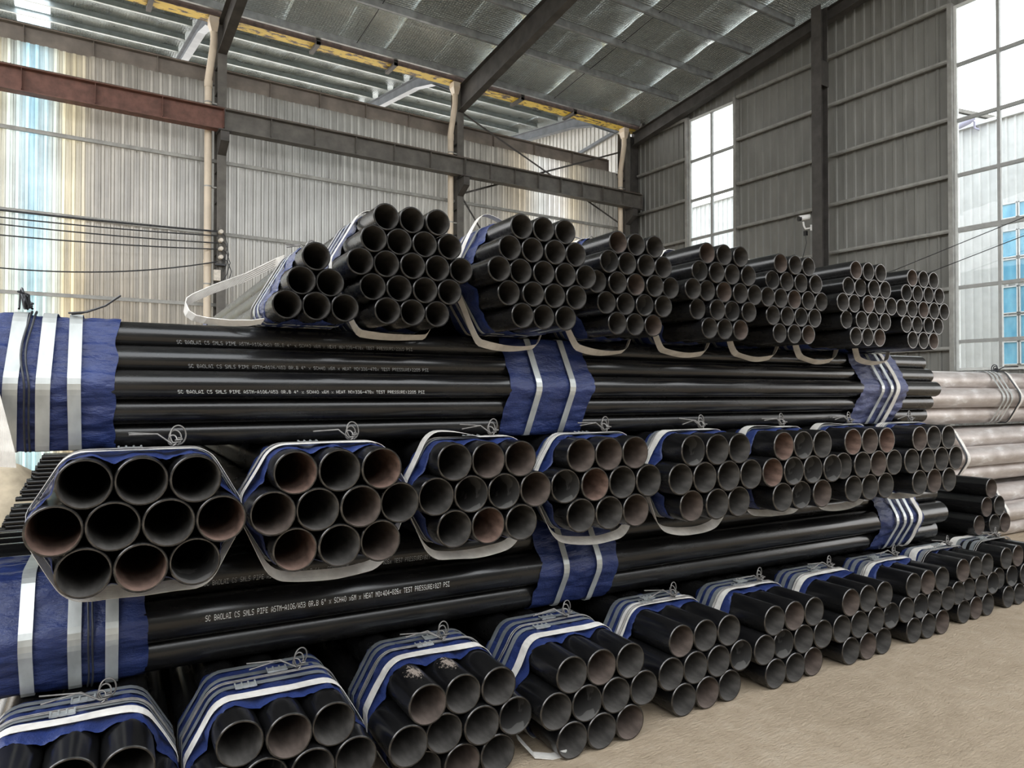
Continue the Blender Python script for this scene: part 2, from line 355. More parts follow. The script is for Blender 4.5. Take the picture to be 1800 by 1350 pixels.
# end wall with two tall windows
wr = struct('wall_right')
W1 = (13.21, 14.92); W2 = (5.80, 7.47); WB, WT = 2.12, 9.86
def end_strip(y0, y1, zb, zt, n):
    for i in range(n):
        a = y0+(y1-y0)*i/n; c = y0+(y1-y0)*(i+1)/n
        sheet_y(a, c, XE+0.06, zb, zt, 0.225, 0.03, 'sheet', 'wall_grey', wr)
end_strip(14.92, 17.42, 0, roof_z, 3); end_strip(7.47, 13.21, 0, roof_z, 6); end_strip(0.4, 5.80, 0, roof_z, 6)
end_strip(-14, -8, 0, 9.5, 6); end_strip(-2, 0.4, 0, roof_z, 3); end_strip(-8, -2, 6.0, 10.4, 6)
for y0, y1 in (W1, W2):
    end_strip(y0, y1, WT, roof_z, 2); end_strip(y0, y1, 0, WB, 2)
for z in (1.4, 2.6, 3.86, 5.08, 6.25, 7.46, 8.70, 9.89):
    for a, c in ((15.0, 17.1), (10.6, 13.10), (7.56, 10.35), (0.4, 5.7)):
        if z == 1.4 or True:
            mb = MB(); mb.box(XE-0.10, XE-0.03, a, c, z-0.04, z+0.005); mb.box(XE-0.12, XE+0.02, a, c, z+0.005, z+0.03); mb.box(XE-0.12, XE-0.105, a, c, z-0.02, z+0.005)
            build('girt', mb, 'girt', wr)
for y in (7.47, 5.80, 13.21, 14.92):
    s_ = 1 if y in (7.47, 14.92) else -1
    mb = MB(); mb.box(XE-0.12, XE+0.06, min(y, y+s_*0.09), max(y, y+s_*0.09), 0, WT+0.05); build('window_post', mb, 'girt', wr)
    mb = MB(); pts = []
    for k in range(60):
        z = WB+(WT-WB)*k/59; pts.append((XE-0.05+random.uniform(-.006, .006), y+s_*0.02, z))
    mb.tube(pts, [random.uniform(0.010, 0.022) for _ in pts], 6); build('sealing_foam', mb, 'foam', wr)
def window(name, y0, y1, zs):
    r = struct(name); x0, x1 = XE-0.02, XE+0.05; t = 0.055
    mb = MB()
    mb.box(x0, x1, y0, y0+t, zs[0], zs[-1]); mb.box(x0, x1, y1-t, y1, zs[0], zs[-1])
    mb.box(x0, x1, y0+t, y1-t, zs[-1]-t, zs[-1]); mb.box(x0, x1, y0+t, y1-t, zs[0], zs[0]+t)
    build('frame', mb, 'frame', r)
    ym = (y0+y1)/2
    mb = MB(); mb.box(x0-0.01, x1, ym-0.03, ym+0.03, zs[0]+t, zs[-1]-t); build('mullion', mb, 'frame_dark', r)
    for z in zs[1:-1]:
        big = abs(z-5.08) < 0.1
        for a, c in ((y0+t, ym-0.03), (ym+0.03, y1-t)):
            mb = MB(); h = 0.035 if not big else 0.05
            mb.box(x0-0.005, x1, a, c, z-h, z+h); build('transom', mb, 'frame_dark', r)
    for za, zb in zip(zs, zs[1:]):
        for a, c in ((y0+t, ym-0.03), (ym+0.03, y1-t)):
            mb = MB(); mb.box(XE+0.012, XE+0.02, a, c, za+0.03, zb-0.03); build('pane', mb, 'glass', r)
ZS = [WB, 2.73, 3.87, 5.08, 6.24, 7.40, 8.58, WT]
window('window_1', W1[0], W1[1], ZS); window('window_2', W2[0], W2[1], ZS)

wf_ = struct('wall_front_light_block')  # unseen wall added behind the camera to cut low sky light
for k in range(20): sheet_x(-16+1.6*k, -14.4+1.6*k, -14, 0, 9.3, 0.225, 0.03, 'sheet', 'wall_grey', wf_, 0, 1)

wl = struct('wall_left_light_block')  # unseen wall added to block sideways daylight from the left
for k in range(28): sheet_y(-14+1.6*k, -12.4+1.6*k, -16, 0, 9.3, 0.225, 0.03, 'sheet', 'wall_grey', wl, 1)

# far bay's end wall, seen above the far girder
wf = struct('wall_beyond')
for i in range(13):
    a = 17.55+0.9*i
    sheet_y(a, a+0.9, XE+0.06, 0, roof2_z, 0.225, 0.03, 'sheet', 'wall_white', wf)
mb = MB(); mb.box(XE-0.10, XE-0.02, 17.7, 29, 9.05, 9.13); build('girt', mb, 'girt', wf)
mb = MB(); mb.beam((XE-0.06, 17.8, 10.55), (XE-0.06, 21.8, 10.2), 0.08, 0.1); build('diagonal_brace', mb, 'steel_blue', wf)

# ceilings: purlins and sagging foil sheets
COLS = (3.18, 9.34, 15.45)
def foil_sheet(x0, x1, ys, zf, mat, parent, sag=0.03):
    mb = MB(); rows = []; nx = 5
    for k, y in enumerate(ys):
        r = []
        for i in range(nx+1):
            xx = x0+(x1-x0)*i/nx
            z = zf(y)-sag*abs(math.sin(PI*k/4))-0.02*noise.noise((xx*1.5, y*1.2, 3))
            r.append((xx, y, z))
        rows.append(r)
    mb.quad_grid(rows, 0, False, True); return build('foil_sheet', mb, mat, parent)
cg = struct('ceiling')
P0, DP = 16.30, 1.32
ys = [16.8-0.33*k for k in range(63)]          # down to y = 1.5
x = -4.3; k = 0
while x < 15.95:
    w = min(1.25, 16.0-x)
    foil_sheet(x, x+w+0.02, ys, lambda y, k=k: roof_z(y)-(0.008 if k % 2 else 0), 'foil', cg); x += w; k += 1
for i in range(17):
    y = P0-DP*i if i else 16.62
    if y < -3.4: break
    for a, c in ((-4.3, COLS[0]), (COLS[0], COLS[1]), (COLS[1], 15.6)):
        mb = MB(); z = roof_z(y)-0.01
        mb.box(a, c, y-0.004, y+0.004, z-0.17, z); mb.box(a, c, y-0.004, y+0.07, z-0.178, z-0.17); mb.box(a, c, y+0.062, y+0.07, z-0.178, z-0.15)
        build('purlin', mb, 'galv', cg)
mb = MB(); x = -1.0
for xa in (0.6, 6.2, 12.2):
    mb.tube([(xa, 16.6, roof_z(16.6)-0.08), (xa, -3.0, roof_z(-3.0)-0.08)], 0.009, 6)
build('sag_rod', mb, 'dark_wire', cg)
cf = struct('ceiling.001')
ys2 = [17.36+0.33*k for k in range(37)]
x = -4.3; k = 0
SKY = (-0.93, -0.14)
while x < 15.95:
    w = min(1.25, 16.0-x)
    if x < SKY[0] < x+w: w = SKY[0]-x
    if abs(x-SKY[0]) < 1e-6: x = SKY[1]; continue
    foil_sheet(x, x+w+(0.02 if abs(x+w-SKY[0]) > 1e-6 else 0), ys2, lambda y, k=k: roof2_z(y)-(0.008 if k % 2 else 0), 'foil_far', cf); x += w; k += 1
mb = MB(); mb.quad_grid([[(SKY[0], y, roof2_z(y)+0.02), (SKY[1], y, roof2_z(y)+0.02)] for y in ys2], 0, False, False); build('skylight', mb, 'skylight', cf)
for i in range(9):
    y = 18.0+1.30*i
    for a, c in ((-4.3, COLS[0]-0.1), (COLS[0]+0.1, COLS[1]-0.1), (COLS[1]+0.1, 15.3)):
        mb = MB(); z = roof2_z(y)-0.01
        mb.box(a, c, y-0.004, y+0.004, z-0.18, z); mb.box(a, c, y-0.07, y+0.004, z-0.188, z-0.18); mb.box(a, c, y-0.07, y+0.01, z-0.012, z)
        build('purlin', mb, 'galv_bright', cf)

tr = struct('trim_1'); mb = MB(); mb.box(15.70, 16.05, 17.20, 17.42, 0, 10.0); mb.box(15.83, 16.05, 16.75, 17.29, 9.95, 10.95); build('corner_flashing', mb, 'steel_dark', tr)
tr = struct('trim_2'); mb = MB(); mb.box(-4.3, 15.9, 17.30, 17.33, 10.36, 11.2); build('fascia_board', mb, 'steel_grey', tr)

# columns
def column(i, x, label):
    t = thing('steel_column', label, 'column', (x, 17.05, 0))
    top = 10.08
    for y0 in (0.0, 0.36):
        mb = MB(); mb.box(-0.1, 0.1, y0, y0+0.014, 0, top); build('flange', mb, 'steel_grey', t)
    mb = MB(); mb.box(-0.005, 0.005, 0.014, 0.36, 0, top); build('web', mb, 'steel_grey', t)
    for z in (1.2, 2.4, 3.6, 4.8, 6.0, 6.7, 7.9, 8.5, 9.1):
        for sg in (-1, 1):
            mb = MB(); mb.box(min(sg*0.006, sg*0.095), max(sg*0.006, sg*0.095), 0.014, 0.36, z-0.006, z+0.006); build('stiffener', mb, 'steel_dark', t)
    mb = MB(); p = [(-0.09, -0.02, 7.02), (0.09, -0.02, 7.02), (0.09, 0, 7.52), (-0.09, 0, 7.52)]
    # corbel: tapered box that carries the near crane girder
    q = [(-0.09, -0.36, 7.28), (0.09, -0.36, 7.28), (0.09, 0.0, 7.05), (-0.09, 0.0, 7.05), (-0.09, -0.36, 7.5), (0.09, -0.36, 7.5), (0.09, 0.0, 7.5), (-0.09, 0.0, 7.5)]
    mb.hexa(q); build('corbel', mb, 'steel_dark', t)
    mb = MB(); mb.box(-0.13, 0.13, -0.40, 0.0, 7.50, 7.525); build('corbel_plate', mb, 'steel_dark', t)
    mb = MB(); mb.box(-0.13, 0.13, 0.374, 0.85, 8.74, 8.775); mb.hexa([(-0.08, 0.374, 8.3), (0.08, 0.374, 8.3), (0.08, 0.8, 8.6), (-0.08, 0.8, 8.6), (-0.08, 0.374, 8.74), (0.08, 0.374, 8.74), (0.08, 0.8, 8.74), (-0.08, 0.8, 8.74)])
    build('rear_corbel', mb, 'steel_dark', t)
    mb = MB(); mb.box(-0.15, 0.15, -0.06, 0.43, 0, 0.02); build('base_plate', mb, 'steel_dark', t)
    return t
column(0, COLS[0], 'grey H-section steel column with the porcelain insulators, leftmost of three')
column(1, COLS[1], 'grey H-section steel column in the middle, behind the top row of pipe bundles')
column(2, COLS[2], 'dark steel column in the far corner beside the end wall')

# rafters
def rafter(name, x, y0, y1, zt, zb, mat, label, w=0.2):
    t = thing(name, label, 'rafter', (x, 0, 0)); n = 10
    def strip(off, thick, half, nm, f):
        mb = MB(); rows = []
        for k in range(n+1):
            y = y0+(y1-y0)*k/n; z = f(y)+off
            rows.append([(-half, y, z), (half, y, z), (half, y, z+thick), (-half, y, z+thick)])
        mb.quad_grid(rows, 0, True, False); mb.poly(rows[0]); mb.poly(rows[-1]); build(nm, mb, mat, t)
    strip(-0.016, 0.016, w/2, 'top_flange', zt); strip(0, 0.016, w/2, 'bottom_flange', zb)
    mb = MB(); rows = []
    for k in range(n+1):
        y = y0+(y1-y0)*k/n; rows.append([(-0.006, y, zb(y)+.01), (0.006, y, zb(y)+.01), (0.006, y, zt(y)-.01), (-0.006, y, zt(y)-.01)])
    mb.quad_grid(rows, 0, True, False); build('web', mb, mat, t)
    return t
rt = lambda y: roof_z(y)-0.235
rb = lambda y: 9.40+0.15*(16.8-y) if y > 11 else 9.40+0.15*5.8+0.134*(11-y)
rafter('rafter', COLS[0], 17.03, -3.6, rt, rb, 'steel_dark', 'dark tapered roof rafter rising from the leftmost column, cut by the top edge')
rafter('rafter', COLS[1], 17.03, -3.6, rt, rb, 'steel_dark', 'dark tapered roof rafter crossing the middle of the foil roof')
re_ = lambda y: 9.62+0.146*(17.1-y)
rafter('rafter', 15.72, 17.03, -3.6, rt, re_, 'steel_dark', 'dark rafter running along the top of the grey end wall', 0.22)
rt2 = lambda y: roof2_z(y)-0.24
rb2 = lambda y: 10.97+0.145*(y-19.46)-0.6*max(0, (19.0-y)/1.5)
for x, l in ((COLS[0], 'blue-grey rafter of the bay beyond, at the upper left'), (COLS[1], 'blue-grey rafter of the bay beyond, behind the middle column'), (15.35, 'blue-grey rafter of the bay beyond, beside the pale end gable')):
    rafter('rafter', x, 17.5, 29, rt2, rb2, 'steel_blue', l)

# crane girders: webs, flanges, stiffeners, rail
def girder(name, x0, x1, y, z0, z1, mat, label, step, fw=0.24, clips=True):
    t = thing(name, label, 'crane girder', (x0, y, z0)); L = x1-x0; H = z1-z0
    mb = MB(); mb.box(0, L, -fw/2, fw/2, H-0.018, H); build('top_flange', mb, mat, t)
    mb = MB(); mb.box(0, L, -fw/2, fw/2, 0, 0.018); build('bottom_flange', mb, mat, t)
    mb = MB(); mb.box(0, L, -0.005, 0.005, 0.018, H-0.018); build('web', mb, mat, t)
    mb = MB(); mb.box(0, L, -0.02, 0.02, H+0.035, H+0.055); mb.box(0, L, -0.008, 0.008, H+0.008, H+0.036); mb.box(0, L, -0.035, 0.035, H, H+0.01)
    build('rail', mb, 'rail', t)
    n = int(L/step)
    for k in range(n+1):
        xx = min(max(L*k/n, 0.006), L-0.006)
        mb = MB(); mb.box(xx-0.005, xx+0.005, -fw/2+0.015, -0.005, 0.05, H-0.018); build('stiffener', mb, mat, t)
    if clips:
        for k in range(int(L/1.5)):
            mb = MB(); xx = 0.5+1.5*k
            for dx in (-0.06, 0.06): mb.box(xx+dx-0.02, xx+dx+0.02, -0.085, -0.03, H, H+0.022); mb.tube([(xx+dx, -0.06, H), (xx+dx, -0.06, H+0.045)], 0.01, 6)
            build('rail_clip', mb, 'rail', t)
    return t
girder('crane_girder', -4.3, COLS[0]-0.005, 16.86, 7.54, 8.02, 'steel_rust', 'rust-red crane girder at the upper left, left of the first column', 1.22)
girder('crane_girder', COLS[0]+0.005, COLS[1]-0.005, 16.86, 7.54, 8.02, 'steel_grey', 'dark grey crane girder between the first two columns', 0.88)
girder('crane_girder', COLS[1]+0.005, XE-0.18, 16.86, 7.54, 8.02, 'steel_grey', 'dark grey crane girder ending at the far right corner', 0.8)
girder('crane_girder', -4.3, COLS[0]-0.005, 17.78, 8.80, 9.27, 'steel_taupe', 'taupe crane girder above the translucent wall, leftmost length', 1.2)
girder('crane_girder', COLS[0]+0.005, COLS[1]-0.005, 17.78, 8.80, 9.27, 'steel_taupe', 'taupe crane girder above the translucent wall, middle length', 1.2)
girder('crane_girder', COLS[1]+0.005, 15.2, 17.78, 8.80, 9.27, 'steel_taupe', 'taupe crane girder above the translucent wall, rightmost length', 1.2)

# valley gutter
g = thing('valley_gutter', 'long valley gutter with peeling yellow paint under the roof edge', 'gutter', (0, 17.05, 10.12))
mb = MB(); mb.box(-4.3, 15.8, -0.16, 0.20, -0.01, 0.0); build('trough_bottom', mb, 'gutter', g)
mb = MB(); mb.box(-4.3, 15.8, -0.17, -0.155, -0.01, 0.20); build('near_side', mb, 'rail', g)
mb = MB(); mb.box(-4.3, 15.8, -0.205, -0.172, 0.186, 0.21); build('lip', mb, 'gutter', g)
mb = MB(); mb.box(-4.3, 15.8, 0.19, 0.205, -0.01, 0.22); build('far_side', mb, 'gutter', g)
for xx in (0.3, 1.7, 5.3, 7.3, 11.2, 13.1):
    mb = MB(); mb.box(xx-0.05, xx+0.05, -0.30, 0.30, -0.09, -0.02); mb.box(xx-0.055, xx+0.055, -0.30, -0.28, -0.09, 0.06)
    build('bracket', mb, 'steel_dark', g)

# downpipes
for x, l in ((COLS[0], 'cream PVC downpipe beside the leftmost column'), (COLS[1], 'cream PVC downpipe beside the middle column'), (COLS[2], 'cream PVC downpipe in the far corner by the dark column')):
    t = thing('downpipe', l, 'downpipe', (x-0.29, 17.072, 0))
    mb = MB(); mb.tube([(0, 0, 0.0), (0, 0, 8.62)], 0.078, 20); mb.tube([(0, 0, 8.60), (0, 0, 8.74), (0.015, -0.01, 8.86), (0.09, -0.06, 9.45), (0.10, -0.07, 9.56), (0.10, -0.07, 9.80)], 0.078, 20)
    build('pipe', mb, 'pvc', t)
    mb = MB(); mb.tube([(0, 0, 8.54), (0, 0, 8.70)], 0.088, 20); build('coupling', mb, 'pvc', t)
    mb = MB(); mb.tube([(0, 0, 4.5), (0, 0, 4.64)], 0.088, 20); build('coupling', mb, 'pvc', t)
    mb = MB(); q = [(0.04, -0.15, 9.78), (0.16, -0.15, 9.78), (0.16, 0.01, 9.78), (0.04, 0.01, 9.78), (-0.02, -0.21, 9.96), (0.182, -0.21, 9.96), (0.182, 0.04, 9.96), (-0.02, 0.04, 9.96)]
    mb.hexa(q); mb.box(-0.02, 0.182, -0.21, 0.04, 9.96, 10.09); build('outlet_box', mb, 'pvc', t)
    for z in (2.0, 4.1, 6.3, 8.2):
        mb = MB(); mb.tube([(0, 0, z-0.015), (0, 0, z+0.015)], 0.082, 20); mb.box(0.05, 0.185, -0.01, 0.06, z-0.015, z+0.015); build('clamp', mb, 'girt', t)

# cross bracing rods between the two right-hand columns
def brace(a, c, label, w=0.05):
    mb = MB(); mb.beam(a, c, w, 0.008); mb.beam(Vector(a)+Vector((0, -w/2, -w/2)), Vector(c)+Vector((0, -w/2, -w/2)), 0.008, w)
    tag(build('bracing_angle', mb, 'steel_dark'), label, 'bracing')
brace((9.45, 17.22, 9.46), (15.3, 17.22, 7.10), 'thin dark diagonal brace falling from the middle column to the corner')
brace((15.3, 17.28, 9.45), (9.45, 17.28, 7.20), 'thin dark diagonal brace rising from the middle column to the corner')
brace((9.45, 17.22, 7.12), (12.6, 17.22, 2.9), 'short steep diagonal brace below the crane girder, by the middle column')

# end wall column with camera
t = thing('steel_column', 'dark wind column on the grey end wall, carrying the security camera', 'column', (15.46, 10.26, 0))
for x0 in (-0.13, 0.12):
    mb = MB(); mb.box(x0, x0+0.012, -0.13, 0.13, 0, 10.95); build('flange', mb, 'steel_dark', t)
mb = MB(); mb.box(-0.118, 0.12, -0.005, 0.005, 0, 10.95); build('web', mb, 'steel_dark', t)
mb = MB(); mb.box(-0.14, 0.14, -0.15, -0.132, 9.0, 9.6); build('end_plate', mb, 'steel_dark', t)
mb = MB(); mb.box(-0.2, 0.2, -0.2, 0.2, 0, 0.02); build('base_plate', mb, 'steel_dark', t)
t = thing('security_camera', 'small white security camera on the side of the end-wall column', 'camera', (15.35, 10.41, 5.64))
mb = MB(); mb.box(-0.05, 0.05, -0.012, 0.012, -0.07, 0.07); build('mount_plate', mb, 'white_plastic', t)
mb = MB(); mb.tube([(0, 0, 0), (-0.02, 0.16, 0.0), (-0.03, 0.2, 0.08), (-0.04, 0.21, 0.18)], 0.022, 10); build('arm', mb, 'white_plastic', t)
mb = MB(); mb.tube([(0.06, 0.12, 0.29), (-0.14, 0.22, 0.25)], 0.058, 16); mb.tube([(0.07, 0.11, 0.315), (-0.17, 0.23, 0.27)], 0.05, 16); build('housing', mb, 'white_plastic', t)
mb = MB(); mb.tube([(-0.13, 0.215, 0.25), (-0.185, 0.24, 0.24)], 0.062, 16); build('lens_hood', mb, 'black_plastic', t)
mb = MB(); mb.box(-0.09, -0.02, 0.10, 0.17, -0.17, -0.06); build('junction_box', mb, 'black_plastic', t)
mb = MB(); mb.tube([(-0.05, 0.14, -0.16), (-0.05, 0.12, -0.35), (-0.04, 0.2, -0.6), (-0.03, 0.3, -0.95), (-0.02, 0.22, -1.15), (0, 0.06, -1.3)], 0.009, 6); build('cable', mb, 'black_plastic', t)

# insulators and power cables at the first column
t = thing('insulator_bracket', 'vertical bracket of four porcelain insulators with loose wires on the first column', 'insulator', (COLS[0]-0.03, 17.047, 4.5))
mb = MB(); mb.box(-0.03, 0.03, -0.04, 0.0, -0.5, 0.9); build('strip', mb, 'steel_grey', t)
for k in range(4):
    mb = MB(); z = 0.78-0.19*k; mb.tube([(0, -0.04, z), (0, -0.10, z), (0, -0.11, z), (0, -0.17, z)], [0.05, 0.05, 0.03, 0.045], 12); build('insulator', mb, 'porcelain', t)
for k in range(4):
    mb = MB(); z = 0.78-0.19*k; a = 0.14+0.03*k
    mb.tube([(0, -0.12, z), (a*0.6, -0.12, z-0.08), (a, -0.1, z-0.3), (a*0.7, -0.08, z-0.55), (0.06, -0.06, z-0.7)], 0.009, 6); build('loose_wire', mb, 'dark_wire', t)
mb = MB(); mb.box(-0.14, 0.0, -0.10, -0.02, -0.32, -0.08); build('junction_box', mb, 'porcelain', t)
mb = MB(); mb.box(-0.12, 0.10, -0.14, -0.04, 0.02, 0.06); build('knife_switch', mb, 'dark_wire', t)
for k, (zl, zr, sag, lab) in enumerate(((5.25, 5.28, 0.06, 'topmost sagging power cable on the left wall'), (5.15, 5.18, 0.10, 'second sagging power cable from the top on the left wall'), (5.05, 5.02, 0.11, 'third sagging power cable from the top on the left wall'), (4.80, 4.88, 0.12, 'fourth sagging power cable from the top on the left wall'), (4.55, 4.60, 0.50, 'lowest power cable on the left wall, hanging in a deep loop'))):
    mb = MB(); pts = []
    for i in range(25):
        u = i/24; pts.append((-4.2+(COLS[0]+4.1)*u, 16.93, zl+(zr-zl)*u-4*sag*u*(1-u)))
    mb.tube(pts, 0.014 if k else 0.02, 6)
    tag(build('power_cable', mb, 'dark_wire'), lab, 'cable')
for zz, lab in ((0, 'thin wire crossing the right window, the upper of two'), (-0.35, 'thin wire on the end wall, the lower of two')):
    mb = MB(); mb.tube([(15.5, 10.2, 4.05+zz), (15.5, 8.5, 4.35+zz), (15.5, 6.0, 5.0+zz), (15.5, 4.0, 5.7+zz)], 0.008, 6)
    tag(build('wire', mb, 'dark_wire'), lab, 'wire')

# ------------------------------------------------------------------ outdoors, seen through the windows
b = thing('building', 'white corrugated building across the yard, seen through the windows', 'building', (24, 0, 0))
for k in range(20):
    a = 4+0.98*k
    mb = MB(); pr = profile(a, a+0.98, 0.245, 0.04); mb.quad_grid([[(-d, u, z) for u, d in pr] for z in (0, 9.95)], 0, False, False)
    build('wall_sheet', mb, 'facade', b)
mb = MB(); mb.box(-0.12, 6, 3.9, 23.8, 9.93, 10.03); build('roof_edge', mb, 'facade', b)
for c0 in range(7):
    y1 = 9.95-0.52*c0
    for za, zb in ((6.87, 7.33), (5.70, 6.52), (4.98, 5.66), (4.03, 4.84), (3.28, 3.98), (2.5, 3.2)):
        w = MB(); t_ = 0.03; y0 = y1-0.48
        w.box(-0.09, -0.03, y0, y0+t_, za, zb); w.box(-0.09, -0.03, y1-t_, y1, za, zb); w.box(-0.09, -0.03, y0, y1, za, za+t_); w.box(-0.09, -0.03, y0, y1, zb-t_, zb)
        wo = build('window', w, 'blue_frame', b)
        w = MB(); w.box(-0.06, -0.045, y0+t_, y1-t_, za+t_, zb-t_); build('pane', w, 'blue_glass', wo)
lp = thing('flood_lamp', 'pale lavender lamp on the white building, at the top of the right window', 'lamp', (23.85, 10.6, 10.02))
mb = MB(); mb.tube([(-0.3, 0.42, -0.12), (-0.3, 0.30, -0.06), (-0.3, 0.0, 0.02), (-0.3, -0.18, 0.06)], [0.06, 0.12, 0.13, 0.06], 14); build('housing', mb, 'lavender', lp)
mb = MB(); mb.tube([(-0.3, 0.52, -0.17), (-0.3, 0.40, -0.11)], [0.07, 0.06], 14); build('lens', mb, 'white_plastic', lp)
mb = MB(); mb.tube([(-0.3, -0.1, 0.0), (-0.15, -0.1, -0.04), (-0.15, -0.1, -0.22), (0.106, -0.1, -0.22)], 0.03, 8); build('arm', mb, 'lavender', lp)
rf = thing('shed_roof', 'grey gable corner of a farther shed roof in the right window', 'roof', (34, 15.2, 0))
mb = MB(); mb.hexa([(0, -1.0, 13.45), (4, -1.0, 13.45), (4, 1.6, 14.9), (0, 1.6, 14.9), (0, -1.0, 13.6), (4, -1.0, 13.6), (4, 1.6, 15.05), (0, 1.6, 15.05)]); build('roof_slab', mb, 'steel_grey', rf)
mb = MB(); mb.hexa([(0.3, -0.8, 0), (4, -0.8, 0), (4, 1.6, 0), (0.3, 1.6, 0), (0.3, -0.8, 13.5), (4, -0.8, 13.5), (4, 1.6, 14.85), (0.3, 1.6, 14.85)]); build('gable', mb, 'facade', rf)

# ------------------------------------------------------------------ pipes
PHI = -0.063                       # the stack stands a little askew to the hall
def S(x, y, z=0.0):
    return (x*math.cos(PHI)-y*math.sin(PHI), x*math.sin(PHI)+y*math.cos(PHI), z)
_pm = {}
def pipe_mesh(D, wall, L, bore, outer='black', seg=40):
    key = (D, L, bore, outer)
    if key in _pm: return _pm[key]
    R = D/2-0.0002; r = R-wall; mb = MB()
    def ring(rad, y): return [(rad*math.cos(2*PI*k/seg), y, rad*math.sin(2*PI*k/seg)) for k in range(seg)]
    ch = wall*0.45
    def shell(rows, mi): mb.quad_grid(rows, mi, True, True)
    shell([ring(R, ch), ring(R, L-ch)], 0)
    shell([ring(R-ch*0.9, 0), ring(R, ch)], 1); shell([ring(R, L-ch), ring(R-ch*0.9, L)], 1)
    shell([ring(r, 0), ring(R-ch*0.9, 0)], 1); shell([ring(R-ch*0.9, L), ring(r, L)], 1)
    shell([ring(r, 0), ring(r, L*0.25), ring(r, L)], 2)
    _pm[key] = mb.mesh('pipe', [outer, 'rim', bore]); return _pm[key]

XCLAMP = [9.0, -9.0, 9.0]          # half width, lowest and highest z that wraps and straps may reach
def hull(layout, D, off, N=120):
    cs = [((c-(n-1)/2)*D, D/2+r*D*0.866) for r, n in enumerate(layout) for c in range(n)]
    R = D/2+off; dense = []
    for k in range(720):
        th = 2*PI*k/720; nx, nz = math.cos(th), math.sin(th)
        cx, cz = max(cs, key=lambda q: q[0]*nx+q[1]*nz); dense.append((cx+R*nx, cz+R*nz))
    per = [0]
    for i in range(720):
        a, b = dense[i], dense[(i+1) % 720]; per.append(per[-1]+math.hypot(b[0]-a[0], b[1]-a[1]))
    out = []; j = 0
    for k in range(N):
        s = per[-1]*k/N
        while per[j+1] < s: j += 1
        u = (s-per[j])/max(1e-9, per[j+1]-per[j]); a, b = dense[j], dense[(j+1) % 720]
        out.append((a[0]+(b[0]-a[0])*u, a[1]+(b[1]-a[1])*u))
    lim = XCLAMP[0]+min(off, 0.02)*0.03
    return [(max(-lim, min(lim, p)), max(XCLAMP[1]-off*0.02, min(XCLAMP[2], q))) for p, q in out]
def normals(c):
    n = len(c); out = []
    for i in range(n):
        a, b = c[i-1], c[(i+1) % n]; dx, dz = b[0]-a[0], b[1]-a[1]; l = math.hypot(dx, dz) or 1; out.append((dz/l, -dx/l))
    return out
def wrap(parent, layout, D, y0, y1, seed, mat='tarp', off=0.005, crease=0.006, edge=0.03, base=0.0, N=168, droop=0.75):
    c = hull(layout, D, off, N); nn = normals(c); rows = []; ny = 26
    cs = [((q-(n-1)/2)*D, D/2+r*D*0.866) for r, n in enumerate(layout) for q in range(n)]
    gap = [max(0.0, min(math.hypot(p[0]-a, p[1]-b) for a, b in cs)-D/2-off) for p in c]
    for j in range(ny+1):
        v = j/ny; r = []
        for i in range(N):
            th = 2*PI*i/N
            w = (math.cos(th)*1.7, math.sin(th)*1.7)
            e0 = edge*noise.noise((w[0]*1.6, w[1]*1.6, seed)); e1 = edge*noise.noise((w[0]*1.6, w[1]*1.6, seed+9))
            y = y0+e0+(y1+e1-y0-e0)*v
            d = crease*(noise.noise((w[0]*4+y*6, w[1]*4, seed+y*7))+0.6*noise.noise((w[0]*9, w[1]*9-y*9, seed+y*16)))
            lip = -0.004 if j in (0, ny) else 0.0
            d = max(d, -0.0045)-gap[i]*droop*((1-v)**1.5 if droop > 0.5 else 0.6+0.4*noise.noise((y*9, c[i][1]*9, seed)))
            z = c[i][1]+nn[i][1]*(d+lip)
            if base and z < base: z = base
            x = c[i][0]+nn[i][0]*(d+lip); r.append((max(-XCLAMP[0], min(XCLAMP[0], x)), y, max(XCLAMP[1], min(XCLAMP[2], z))))
        rows.append(r)
    mb = MB(); mb.quad_grid(rows, 0, True, True); o = build('tarp_wrap', mb, mat, parent)
    return o
def band(parent, layout, D, y, width=0.03, mat='band', off=0.011, name='steel_band', seal=None, slant=0.0, base=0.0):
    c = hull(layout, D, off, 84); mb = MB()
    pts = [(p[0], y+slant*p[1], max(p[1], base)) for p in c]
    mb.ribbon(pts, width, (0, 1, 0), 0.0012, True); o = build(name, mb, mat, parent)
    if seal is not None:
        top = max(p[1] for p in c); mb = MB()
        for k in range(3):
            a = seal-0.035+0.025*k
            mb.box(a, a+0.02, y-width*0.62, y+width*0.62, top-0.001, top+0.006)
        for k in range(4):
            a = seal-0.038+0.025*k
            mb.tube([(a, y-width*0.7, top+0.004), (a, y+width*0.7, top+0.008)], 0.004, 6)
        build('seal_clip', mb, 'band_bright', o)
    return o
